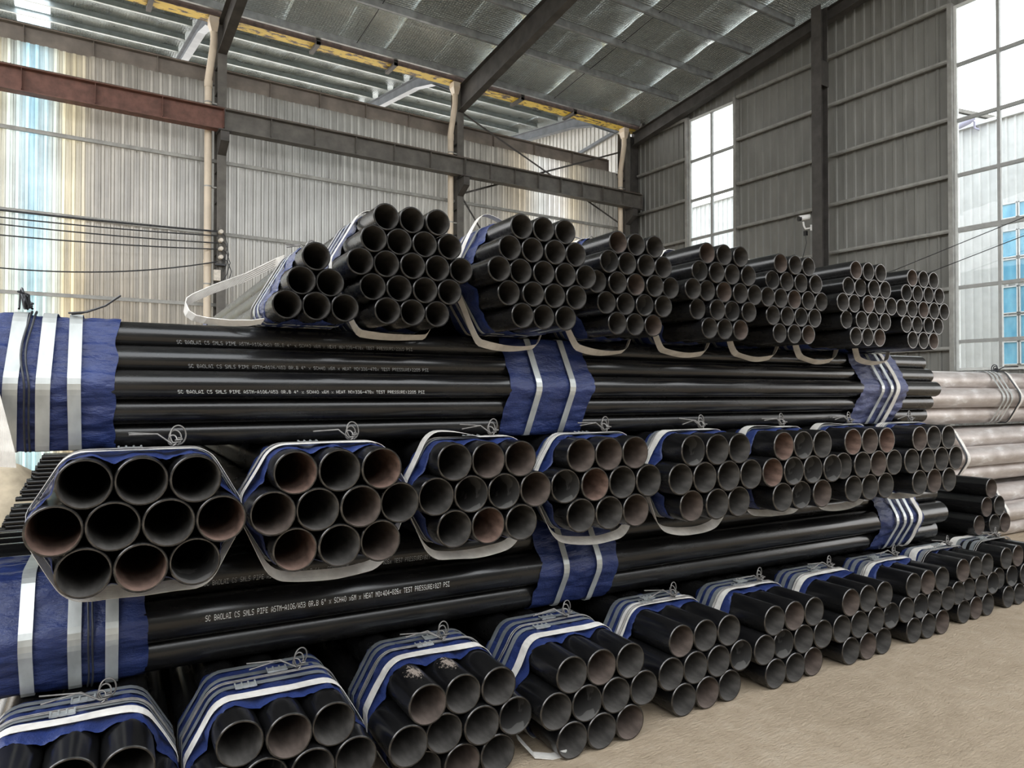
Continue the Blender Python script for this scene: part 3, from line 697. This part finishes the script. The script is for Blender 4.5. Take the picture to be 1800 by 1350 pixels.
def sling(parent, layout, D, y, sag, width=0.05, off=0.014, lean=0.0, seed=0, base=None, rise=0.0, tilt=0.0):
    c = hull(layout, D, off, 96); zs = [p[1] for p in c]; zm = (max(zs)+min(zs))/2; hw = max(p[0] for p in c); pts = []; wd = []
    for k, (x, z) in enumerate(c):
        if z < zm and sag:
            u = (zm-z)/(zm-min(zs)); s = max(0.0, 1-((x-lean)/(hw*1.0))**2)
            z2 = z-sag*s*min(1, u*1.3); x2 = x
        else: z2 = z; x2 = x
        if z > zm and rise: z2 = z+rise*max(0, 1-((x+hw*0.5)/(hw*0.55))**2)
        if base is not None: z2 = max(z2, base)
        yy = y+0.018*noise.noise((x*7, z*7, seed))
        pts.append((x2, yy, z2)); tw = 0.5*noise.noise((x*5, z*5, seed+3)) +tilt*min(1, (zm-z)/(zm-min(zs))*1.5) if (z < zm and sag) else 0.15*noise.noise((x*5, z*5, seed+3))
        wd.append(Vector((0, 1, 0))+Vector((0, 0, tw)))
    mb = MB(); mb.ribbon(pts, width, wd, 0.0014 if XCLAMP[0] < 1 else 0.004, True); return build('webbing_sling', mb, 'webbing', parent)
def wire_tie(parent, layout, D, y, kx, seed, base=0.0, tail=0.14, off=0.017, mat='wire', r=0.0032, knot=True):
    c = hull(layout, D, off, 96); mb = MB(); rnd = random.Random(seed)
    for q in (-0.007, 0.007):
        pts = [(max(-XCLAMP[0]+0.003, min(XCLAMP[0]-0.003, p[0])), y+q+0.02*noise.noise((p[0]*4, p[1]*4, seed+q)), max(p[1], base, XCLAMP[1]+r)) for p in c]; pts.append(pts[0]); mb.tube(pts, r, 6, 0, False)
    top = max(p[1] for p in c)
    o = build('tie_wire', mb, mat, parent)
    if not knot: return o
    mb = MB()
    for k in range(3):                                            # loose loops of the knot
        pts = []; rr = 0.019+0.009*k; a0 = rnd.uniform(-0.3, 0.3)
        for i in range(23):
            a = -PI/2+2*PI*i/22
            pts.append((kx+rr*0.75*math.cos(a)+0.010*k+0.35*rr*math.sin(a)*a0, y+0.010*k+0.014*math.sin(a*0.5+k), top+0.006+rr+rr*math.sin(a)))
        mb.tube(pts, r*1.0, 6, 0, False)
    pts = [(kx+0.012*math.cos(5*q/8*PI)+0.004*q, y+0.012*math.sin(5*q/8*PI), top+0.010+0.003*q) for q in range(9)]
    mb.tube(pts, r*1.1, 6)
    for k in range(2):                                            # its free tails
        a = rnd.uniform(2.6, 3.5)
        pts = [(kx, y, top+0.01), (kx+tail*0.35*math.cos(a), y+tail*0.2*math.sin(a), top+0.05), (kx+tail*math.cos(a), y+0.02*k, top+0.02+0.03*rnd.random()+0.015*k)]
        mb.tube(pts, r*1.05, 6)
    build('knot', mb, mat, o); return o

H343, HEX, TRI = [3, 4, 3], [3, 4, 5, 4, 3], [3, 2, 1]
BORES6 = ['bore', 'bore_rust', 'bore_stain', 'bore_warm', 'bore']
def bundle(name, label, layout, D, wall, L, loc, rotz, dys=None, bores=None, outer='black', seg=40, group=None, scuffed=(), base_z=0.0):
    t = thing(name, label, 'pipe bundle', loc, rotz, group); i = 0; t_p = []
    for r, n in enumerate(layout):
        for c in range(n):
            dy = (dys[i]/1000 if dys else random.uniform(-0.02, 0.02))
            b_ = bores[i % len(bores)] if isinstance(bores, list) else bores
            o = put('pipe', pipe_mesh(D, wall, L, b_, 'black_scuffed' if i in scuffed else outer, seg), t, ((c-(n-1)/2)*D, dy, D/2+r*D*0.866), (0, 0, 0)); t_p.append(o); i += 1
    return t, t_p

FIT = {
'L3': [([0.085,2.711,0.960],[11,1,14,6,9,-2,-4,10,16,-2]),([0.769,2.737,0.960],[7,-2,10,-11,0,-6,18,1,0,-6]),([1.466,2.828,0.960],[-3,1,-4,2,2,6,6,-5,-1,2]),([2.143,2.836,0.960],[1,-2,-1,10,0,1,-2,-2,0,3]),([2.82,2.783,0.960],[13,-3,4,4,2,-5,-6,1,-6,-3]),([3.497,2.774,0.960],[6,14,1,3,-3,-1,-7,-4,-2,-2]),([4.174,2.812,0.960],[-2,2,6,7,-6,-1,1,0,0,-4]),([4.851,2.798,0.960],[3,3,-1,4,-2,1,-1,0,4,1])],
'L1': [([-0.118,2.70,0],[5,-8,12,0,9,-14,6,-3,10,2]),([0.572,2.688,0],[17,-2,16,22,10,-4,8,29,1,16]),([1.285,2.72,0],[17,-7,-8,-39,-9,-23,-13,-35,-11,-16]),([1.965,2.651,0],[1,7,14,2,5,10,12,2,9,9]),([2.694,2.74,0],[-15,-9,-1,-16,-11,-5,-2,1,4,2]),([3.371,2.737,0],[-8,-1,11,-7,8,7,7,-3,1,1]),([4.05,2.75,0],[-1,1,11,-3,-1,3,10,-5,-1,1]),([4.749,2.79,0],[-5,0,3,-7,-1,7,11,-5,0,2]),([5.45,2.857,0],[-9,-2,4,-16,4,4,9,-5,-2,6]),([6.13,2.892,0],[-2,1,16,22,10,-4,13,9,8,1])],
'L5': [([0.689,2.796,1.919],[-11,-6,-4,2,8,2]),([1.097,2.814,1.919],[-12,-2,0,8,4,-4,-4,-4,3,-5,-4,-1,-4,7,2,-4,7,8,-6]),([1.673,2.688,1.919],[-5,3,-3,17,-2,0,-6,0,11,1,-3,-2,8,5,-5,-2,4,4,0]),([2.245,2.749,1.919],[3,7,5,14,10,2,-6,14,0,1,-9,3,-8,-3,-10,-6,-4,-2,-8]),([2.818,2.721,1.919],[-5,-1,-4,23,-5,2,-10,-4,11,3,-4,1,7,-1,0,-8,11,1,-7]),([3.39,2.741,1.919],[10,3,-2,8,3,2,-1,-6,1,2,-3,-4,11,6,1,-10,1,-6,-5]),([3.962,2.677,1.919],[1,2,1,22,2,6,1,4,10,-3,-1,-3,7,9,-2,-1,-2,-5,-9]),([4.535,2.68,1.919],[2,1,2,8,6,1,4,4,4,-1,-3,-4,6,2,-1,-4,2,-2,-1])],
}
D6, W6, D4, W4 = 0.1679, 0.0071, 0.1136, 0.006
D4L = 0.1112
ORD = ['first', 'second', 'third', 'fourth', 'fifth', 'sixth', 'seventh', 'eighth', 'ninth', 'tenth']
GRP1 = 'pipe bundles on the floor, end-on'; GRP3 = 'pipe bundles in the middle tier, end-on'; GRP5 = 'pipe bundles in the top tier, end-on'

# bottom tier
XCLAMP[:] = [0.3368, -9, 9]
L1LAB = ['black floor pipe bundle at the bottom left corner, mostly cut off by the frame',
 'black floor pipe bundle, second from the left, with seals on its blue wrap',
 'black floor pipe bundle with chalky scuffs on its two left top pipes',
 'black floor pipe bundle, fourth from the left, pushed furthest forward',
 'black floor pipe bundle, fifth from the left in the bottom tier',
 'black floor pipe bundle, sixth from the left in the bottom tier',
 'black floor pipe bundle, seventh from the left in the bottom tier',
 'black floor pipe bundle, eighth from the left in the bottom tier',
 'black floor pipe bundle, second from the right, below the small triangle of pipes',
 'black floor pipe bundle at the right end of the bottom tier']
setb1 = [0.20, 0.15, 0.20, 0.22, 0.28, 0.27, 0.25, 0.22, 0.25, 0.3]
for i, ((x, y, z), dys) in enumerate(FIT['L1']):
    bores = ['bore', 'bore', 'bore_warm', 'bore', 'bore_stain', 'bore', 'bore', 'bore', 'bore_warm', 'bore'] if i % 2 else ['bore', 'bore_warm', 'bore', 'bore', 'bore', 'bore', 'bore_stain', 'bore_warm', 'bore', 'bore']
    t, ps = bundle('pipe_bundle', L1LAB[i], H343, D6, W6, 6.0, S(x, y, 0), PHI, dys, bores, scuffed=(7, 8) if i == 2 else (), group=GRP1)
    s0 = setb1[i]
    wrap(t, H343, D6, s0, min(s0+0.50, 3.25-y), i*3.7, crease=0.009, edge=0.04, base=0.0015)
    k = random.Random(i)
    band(t, H343, D6, min(s0+0.16, 3.10-y), seal=-0.12+0.1*k.random(), slant=0.03, base=0.002)
    band(t, H343, D6, min(s0+0.27, 3.16-y), seal=-0.05+0.1*k.random(), slant=0.02, base=0.002)
    band(t, H343, D6, min(s0+0.37, 3.22-y), slant=0.0, base=0.002)
    sling(t, H343, D6, s0+0.06+(0.03 if i == 0 else 0), 0.0, seed=i, base=0.003, width=0.055)
    wire_tie(t, H343, D6, min(s0+0.215, 3.08-y), 0.06+0.06*k.random(), i, base=0.006, tail=0.2)
    if i in (2, 3):                                               # loose end of the sling lying out on the floor
        mb = MB(); pts = [(-0.30, 0.30, 0.07), (-0.33, 0.22, 0.05), (-0.31, 0.10, 0.012), (-0.24, 0.06, 0.006), (-0.12, 0.05, 0.0045)]
        mb.ribbon(pts, 0.045, (0.3, 0.9, 0.1), 0.004); build('sling_end', mb, 'webbing', t)

# middle tier
XCLAMP[:] = [0.3370, -9, 9]
L3LAB = ['black middle-tier pipe bundle at the left end, largest in the photo',
 'black middle-tier pipe bundle, second from the left, with rusty-brown bores',
 'black middle-tier pipe bundle, third from the left, with water-stained middle bores',
 'black middle-tier pipe bundle, fourth from the left, above a wide blue wrap',
 'black middle-tier pipe bundle, fifth from the left, with mostly grey bores',
 'black middle-tier pipe bundle, sixth from the left',
 'black middle-tier pipe bundle, second from the right end',
 'black middle-tier pipe bundle at the right end, beside the pinkish pipes']
B3 = [['bore', 'bore_rust', 'bore_stain', 'bore_rust', 'bore', 'bore', 'bore_rust', 'bore', 'bore', 'bore'],
 ['bore_rust', 'bore', 'bore_warm', 'bore_warm', 'bore', 'bore_warm', 'bore', 'bore_rust', 'bore', 'bore_rust'],
 ['bore', 'bore_rust', 'bore', 'bore', 'bore_stain', 'bore_stain', 'bore_warm', 'bore', 'bore_warm', 'bore_warm'],
 ['bore', 'bore', 'bore_warm', 'bore_stain', 'bore_rust', 'bore', 'bore', 'bore_warm', 'bore_warm', 'bore_warm'],
 ['bore_warm', 'bore', 'bore', 'bore', 'bore', 'bore', 'bore', 'bore_stain', 'bore', 'bore'],
 ['bore', 'bore_stain', 'bore_warm', 'bore_rust', 'bore_stain', 'bore_stain', 'bore_stain', 'bore_rust', 'bore_stain', 'bore'],
 ['bore', 'bore', 'bore', 'bore', 'bore', 'bore_warm', 'bore', 'bore_rust', 'bore_warm', 'bore_rust'],
 ['bore', 'bore_warm', 'bore', 'bore', 'bore', 'bore', 'bore', 'bore_warm', 'bore', 'bore']]
setb3 = [0.10, 0.12, 0.10, 0.11, 0.14, 0.16, 0.16, 0.17]
for i, ((x, y, z), dys) in enumerate(FIT['L3']):
    t, ps = bundle('pipe_bundle', L3LAB[i], H343, D6, W6, 6.0, S(x, y, z), PHI, dys, B3[i], group=GRP3)
    s0 = setb3[i]; k = random.Random(i+50)
    wrap(t, H343, D6, s0, 3.09-y, i*2.9+50, crease=0.007, edge=0.03, off=0.004)
    for q, sl in ((0.45, 0.0), (0.80, 0.0)): band(t, H343, D6, s0+q*(3.07-y-s0), 0.022, slant=sl, seal=(-0.08+0.1*k.random()) if q > 0.5 and i < 4 else None, off=0.009)
    sling(t, H343, D6, s0+0.065, (0.015, 0.055, 0.06, 0.07, 0.08, 0.035, 0.06, 0.03)[i], lean=(0.02, 0.0, -0.02, 0.03, 0.0, 0.05, -0.02, 0)[i], seed=i+20, width=0.055, tilt=0.8, rise=(0, 0.0, 0.03, 0, 0, 0.01, 0.01, 0)[i])
    wire_tie(t, H343, D6, s0+0.6*(3.07-y-s0), 0.11, i+70, tail=0.16, off=0.013)

# top tier
XCLAMP[:] = [0.2848, -0.0008, 9]
L5LAB = ['top-tier triangle of six black pipes at the left, with a loose white sling',
 'black top-tier hexagonal pipe bundle furthest left, the highest in the photo',
 'black top-tier hexagonal pipe bundle, second from the left, white sling looping above it',
 'black top-tier hexagonal pipe bundle, third from the left',
 'black top-tier hexagonal pipe bundle below the narrow window, fourth from the left',
 'black top-tier hexagonal pipe bundle, third from the right',
 'black top-tier hexagonal pipe bundle, second from the right',
 'black top-tier hexagonal pipe bundle at the right end, nearest the large window']
for i, ((x, y, z), dys) in enumerate(FIT['L5']):
    lay = TRI if i == 0 else HEX
    t, ps = bundle('pipe_bundle', L5LAB[i], lay, D4, W4, 6.0, S(x, y, z), PHI, dys, ['bore', 'bore', 'bore_warm', 'bore', 'bore', 'bore_stain', 'bore'] if i > 2 else 'bore', seg=32, group=GRP5)
    s0 = (0.14, 0.26, 0.22, 0.22, 0.30, 0.36, 0.28, 0.45)[i]; k = random.Random(i+90)
    wrap(t, lay, D4, s0, s0+(0.34 if i else 0.24), i*2.3+80, crease=0.006, edge=0.045, off=0.004)
    for q, sl in ((0.10, 0.08), (0.19, 0.08)): band(t, lay, D4, s0+q, 0.022, slant=sl-0.03, off=0.008, mat='band_bright' if i < 3 else 'band')
    if i: sling(t, lay, D4, min(s0+0.12, 3.04-y) if i > 1 else s0-0.02, (0, 0.03, 0.065, 0.07, 0.065, 0.075, 0.08, 0.075)[i], lean=0.02, seed=i+40, width=0.045, tilt=-0.7, rise=0.05 if i == 2 else 0.0)
    wire_tie(t, lay, D4, s0+0.25, 0.06, i+110, tail=0.1, off=0.011)
    if i == 0:
        wrap(t, lay, D4, 3.2, 3.6, 5.5, off=0.004)
        mb = MB()                                               # loose loop of sling swinging out to the left
        pts = [(-0.02, 0.52, 0.325), (-0.052, 0.554, 0.312), (-0.182, 0.554, 0.233), (-0.315, 0.524, 0.169), (-0.40, 0.504, 0.121), (-0.426, 0.49, 0.100), (-0.432, 0.474, 0.078), (-0.424, 0.44, 0.048), (-0.40, 0.41, 0.028), (-0.36, 0.374, 0.016), (-0.283, 0.324, 0.006), (-0.203, 0.264, 0.004), (-0.16, 0.22, 0.01)]
        wd = [Vector((0.1, -0.35, 0.9))]*4+[Vector((0.1, -0.4, 0.9))]*3+[Vector((0.25, -0.8, 0.5))]*6
        mb.ribbon(pts, 0.042, wd, 0.004); build('webbing_sling', mb, 'webbing', t)
    if i == 5:
        mb = MB(); mb.tube([(-0.15, 0.6, 0.54), (-0.02, 0.6, 0.57)], 0.014, 10); build('wrap_roll', mb, 'tarp', t)

XCLAMP[:] = [9, -0.003, 9]
# end-on triangle on the right, standing on the bottom tier
t, ps = bundle('pipe_bundle', 'triangle of six black pipes end-on at the right, stacked on the bottom tier', TRI, D6, W6, 6.0, S(6.325, 3.178, 0.477), PHI, [17, -14, -11, 1, -10, 7], ['bore_warm', 'bore', 'bore_warm'])
wrap(t, TRI, D6, 0.55, 1.0, 33, off=0.005); band(t, TRI, D6, 0.95, 0.03)
sling(t, TRI, D6, 0.45, 0.0, 0.06, seed=77)

# ------------------------------------------------------------------ long bundles lying across, with stencilled lettering
FONT = {'A':'00100 01010 10001 10001 11111 10001 10001','B':'11110 10001 10001 11110 10001 10001 11110','C':'01110 10001 10000 10000 10000 10001 01110','E':'11111 10000 10000 11110 10000 10000 11111','G':'01110 10001 10000 10111 10001 10001 01110','H':'10001 10001 10001 11111 10001 10001 10001','I':'11111 00100 00100 00100 00100 00100 11111','L':'10000 10000 10000 10000 10000 10000 11111','M':'10001 11011 10101 10101 10001 10001 10001','N':'10001 11001 10101 10011 10001 10001 10001','O':'01110 10001 10001 10001 10001 10001 01110','P':'11110 10001 10001 11110 10000 10000 10000','R':'11110 10001 10001 11110 10100 10010 10001','S':'01111 10000 10000 01110 00001 00001 11110','T':'11111 00100 00100 00100 00100 00100 00100','U':'10001 10001 10001 10001 10001 10001 01110','0':'01110 10001 10001 10001 10001 10001 01110','1':'00100 01100 00100 00100 00100 00100 01110','2':'01110 10001 00001 00110 01000 10000 11111','3':'11110 00001 00001 01110 00001 00001 11110','4':'00010 00110 01010 10010 11111 00010 00010','5':'11111 10000 11110 00001 00001 10001 01110','6':'01110 10000 10000 11110 10001 10001 01110','7':'11111 00001 00010 00010 00100 00100 00100','8':'01110 10001 10001 01110 10001 10001 01110','-':'00000 00000 00000 11111 00000 00000 00000','/':'00001 00001 00010 00100 01000 10000 10000','.':'00000 00000 00000 00000 00000 01100 01100','"':'01010 01010 01010 00000 00000 00000 00000','x':'00000 00000 10001 01010 00100 01010 10001',':':'00000 01100 01100 00000 01100 01100 00000',' ':'00000 '*7}
def stencil(parent, text, D, y_start, pitch, height, ang, mat, slant=0.0):
    # lettering on the side of a pipe that faces local -x; reads towards local -y
    R = D/2+0.0006; mb = MB(); px = pitch*0.80/5; pz = height/7
    for i, chs in enumerate(text):
        rows = FONT[chs].split()
        for r, bits in enumerate(rows):
            k = 0
            while k < 5:
                if bits[k] == '1':
                    e = k
                    while e+1 < 5 and bits[e+1] == '1': e += 1
                    h0 = (3.5-r)*pz; h1 = h0-pz*0.86
                    u0 = i*pitch+k*px; u1 = i*pitch+(e+0.86)*px
                    q = []
                    for u, h in ((u0, h0), (u1, h0), (u1, h1), (u0, h1)):
                        a = ang+h/R; q.append((-R*math.cos(a), y_start-u-slant*h, R*math.sin(a)))
                    mb.poly(q); k = e+1
                else: k += 1
    return build('stencil_lettering', mb, mat, parent)

def long_bundle(label, layout, D, wall, L, xend, yc, z, bores):
    # local y runs from the right-hand end back to the left; local -x faces the viewer
    half = (max(layout)-1)/2*D
    return bundle('long_pipe_bundle', label, layout, D, wall, L, S(xend, yc+half, z), PHI+PI/2, None, bores, seg=48, group='pipe bundles lying lengthwise')
# upper: 4 inch
XE4, YC4, Z4 = 5.30, 3.06, 1.4195
H4 = D4L*(1+4*0.866)
t, ps = long_bundle('upper lengthwise bundle of thin black pipes between the top and middle tiers', HEX, D4L, W4, 6.2, XE4, YC4, Z4, 'bore')
TX4 = 'SC BAOLAI CS SMLS PIPE ASTM-A106/A53 GR.B 4" x SCH40 x6M x HEAT NO:336-478x TEST PRESSURE:2205 PSI'
TX6 = 'SC BAOLAI CS SMLS PIPE ASTM-A106/A53 GR.B 6" x SCH40 x6M x HEAT NO:404-826x TEST PRESSURE:827 PSI'
def row_first(layout, r): return sum(layout[:r])
for r, xs, ang, ln, mat in ((2, 0.215, -0.52, 1.02, 'print'), (3, 0.255, -0.40, 1.02, 'print_faint'), (4, 0.215, -0.38, 1.0, 'print_faint')):
    stencil(ps[row_first(HEX, r)], TX4, D4L, XE4-xs, ln/len(TX4), 0.0155, ang, mat, -0.25)
for a, c, mt, sd in ((4.90, 5.95, 'tarp', 1), (3.13, 3.62, 'tarp', 2), (0.40, 0.92, 'tarp_dull', 3)):
    XCLAMP[:] = [9, 0.0002, 9 if sd == 1 else H4+0.0006]
    if sd == 1: a, c = XE4-0.01, XE4+0.62
    w_ = wrap(t, HEX, D4L, a, c, sd*5.1, mt, off=0.006, crease=0.014 if sd != 2 else 0.006, edge=0.02, droop=0.2)
for y, wd, mt, sl in ((XE4+0.125, 0.042, 'band_bright', 0.0), (XE4+0.228, 0.044, 'band_bright', -0.04), (XE4+0.328, 0.044, 'band_bright', -0.06), (3.27, 0.034, 'band_bright', 0), (3.47, 0.034, 'band_bright', 0), (0.62, 0.03, 'band_bright', 0), (0.72, 0.03, 'band_bright', 0)):
    XCLAMP[:] = [9, 0.0006, 9 if y > XE4 else H4+0.0006]
    band(t, HEX, D4L, y, wd, mt, off=0.019, slant=sl)
XCLAMP[:] = [9, -0.001, 9]
wire_tie(t, HEX, D4L, XE4+0.272, -0.16, 201, tail=0.14, off=0.022, mat='dark_wire', r=0.004)
XCLAMP[:] = [9, 0.0006, H4+0.0006]
sling(t, HEX, D4L, 0.55, 0.0, 0.04, off=0.022, seed=13)
mb = MB()
mb.tube([(-0.16, XE4+0.15, 0.515), (-0.18, XE4+0.09, 0.52), (-0.20, XE4+0.03, 0.545), (-0.22, XE4-0.02, 0.585)], 0.0036, 6)
mb.tube([(-0.15, XE4+0.14, 0.512), (-0.17, XE4+0.11, 0.515), (-0.18, XE4+0.07, 0.53)], 0.0036, 6)
build('wire_tail', mb, 'dark_wire', t)
mb = MB(); pts = [(-0.20, XE4+0.46, 0.46), (-0.29, XE4+0.425, 0.36), (-0.325, XE4+0.39, 0.25), (-0.335, XE4+0.355, 0.10), (-0.335, XE4+0.338, 0.02), (-0.325, XE4+0.335, -0.035)]
mb.ribbon(pts, 0.09, (0, 1, 0.12), 0.004); build('webbing_sling', mb, 'webbing', t)

for k, nm in enumerate(('second', 'third', 'fourth')):  # extra bundles added to keep light out of the gaps
    long_bundle(nm+' upper lengthwise bundle from the front, added behind the lettered one to block light', HEX, D4L, W4, 6.0, XE4-0.15-0.1*k, YC4+0.60*(k+1), Z4, 'bore')
# lower: 6 inch
XE6, YC6, Z6 = 5.70, 3.275, 0.470
XCLAMP[:] = [9, -0.004, 0.4775]
t, ps = long_bundle('lower lengthwise bundle of thick black pipes between the middle and bottom tiers', H343, D6, W6, 6.25, XE6, YC6, Z6, 'bore')
stencil(ps[3], TX6, D6, XE6-0.325, 1.105/len(TX6), 0.0245, 0.04, 'print', 0)
stencil(ps[7], TX6, D6, XE6-0.325, 1.08/len(TX6), 0.0235, -0.22, 'print_faint', 0)
wrap(t, H343, D6, XE6-0.125, XE6+0.54, 41, off=0.006, crease=0.011, edge=0.02, droop=0.3)
wrap(t, H343, D6, 3.22, 3.74, 42, off=0.006, crease=0.008, edge=0.03, droop=0.3)
wrap(t, H343, D6, 0.32, 0.85, 43, off=0.006, crease=0.012, edge=0.04, droop=0.3)
for y, wd, sl in ((XE6+0.0, 0.045, 0), (XE6+0.125, 0.045, 0), (XE6+0.28, 0.045, 0), (3.37, 0.036, 0), (3.585, 0.036, 0), (0.50, 0.03, 0), (0.58, 0.03, 0), (0.67, 0.03, 0)):
    band(t, H343, D6, y, wd, 'band_bright', off=0.019, slant=sl)
wire_tie(t, H343, D6, XE6+0.075, 0.1, 202, off=0.022, mat='dark_wire', r=0.004, knot=False)
sling(t, H343, D6, 0.40, 0.0, 0.045, off=0.024, seed=14)

XCLAMP[:] = [9, -0.006, 0.614]
long_bundle('second lower lengthwise bundle, added to block light behind the lettered thick pipes', H343, D6, W6, 6.0, XE6-0.2, YC6+0.72, Z6, 'bore')  # extra bundle, put in to stop light leaking through from behind
# ------------------------------------------------------------------ pinkish primed pipes at the right
DP_, WP = 0.219, 0.008
def pink(label, xe, yc, z, L, ystrap, film):
    half = 1.5*DP_
    t, ps = bundle('primed_pipe_bundle', label, H343, DP_, WP, L, S(xe+L, yc+half, z), PHI+PI/2, None, 'bore_warm', 'primer', 40, group='pinkish primed pipes lying lengthwise')
    if film: wrap(t, H343, DP_, L-ystrap-0.34, L-ystrap, 60+z, 'film', off=0.006, crease=0.012, edge=0.03)
    for k in range(3): band(t, H343, DP_, L-ystrap-0.07-0.09*k, 0.035, 'band_bright', off=0.016)
    wire_tie(t, H343, DP_, L-ystrap-0.40, -0.22, 300+int(z*10), off=0.03, mat='dark_wire', r=0.006, tail=0.25, knot=z > 1)
    sling(t, H343, DP_, L-ystrap-0.46, 0.0, 0.05, off=0.02, seed=int(z*10)+3)
pink('pinkish primed pipe bundle on the floor at the right edge', 8.05, 4.32, 0.0, 6.0, 0.15, True)
pink('pinkish primed pipe bundle at the right, middle of the three stacked', 7.25, 4.36, 0.645, 6.0, 0.25, True)
pink('pinkish primed pipe bundle at the right, topmost of the three stacked', 7.00, 4.50, 1.29, 6.0, 1.9, False)

# ------------------------------------------------------------------ small pipes and cloth behind at the left
DS, WS = 0.048, 0.003
for nm, x0, y0, z0, nr, nc in (('upper', -0.70, 9.05, 0.50, 11, 6), ('lower', -0.95, 8.95, 0.015, 10, 7)):
    lab = 'upper bundle of thin black pipes behind the stack at the left edge' if nm == 'upper' else 'lower bundle of thin black pipes at the left edge, with a blue wrap'
    t = thing('thin_pipe_bundle', lab, 'pipe bundle', S(x0, y0, z0), PHI, 'thin pipes behind the stack')
    me = pipe_mesh(DS, WS, 6.0, 'bore', 'black', 16)
    for r in range(nr):
        for c in range(nc):
            put('pipe', me, t, (random.uniform(-0.03, 0.03)-(nr-1-r)*0.022+0.05, 0.02+c*DS+(r % 2)*DS/2, DS/2+r*DS*0.9), (0, 0, -PI/2))
    ww = (nc+0.5)*DS; hh = DS+(nr-1)*DS*0.9
    def box_ring(x, width, off, nm2, mat):
        mb = MB(); pts = [(x, -0.005-off, -0.0), (x, -0.005-off, hh*0.5), (x, -0.005-off, hh+off), (x, ww*0.5, hh+off+0.004), (x, ww+off, hh+off), (x, ww+off, 0.0)]
        mb.ribbon(pts, width, (1, 0, 0), 0.003); build(nm2, mb, mat, t)
    if nm == 'upper': box_ring(0.42, 0.05, 0.006, 'strap', 'band')
    else:
        box_ring(0.42, 0.42, 0.006, 'tarp_wrap', 'tarp'); box_ring(0.52, 0.07, 0.012, 'webbing_sling', 'webbing')
mb = MB(); rows = []
for j in range(21):
    r = []
    for i in range(25):
        u, v = i/24, j/20; x = -3.0+3.2*u; y = 9.6+2.2*v
        h = 1.0*(math.sin(PI*min(1, max(0, u)))**0.5)*(math.sin(PI*v)**0.6)
        z = max(0.004, h*(0.85+0.35*noise.noise((x*1.6, y*1.6, 2)))+0.07*noise.noise((x*5, y*5, 1))*(1 if h > 0.1 else 0)); r.append((x, y, z))
    rows.append(r)
mb.quad_grid(rows, 0, False, True); tag(build('cloth_heap', mb, 'cloth'), 'crumpled beige cloth heap on the floor behind the thin pipes at the left', 'cloth')
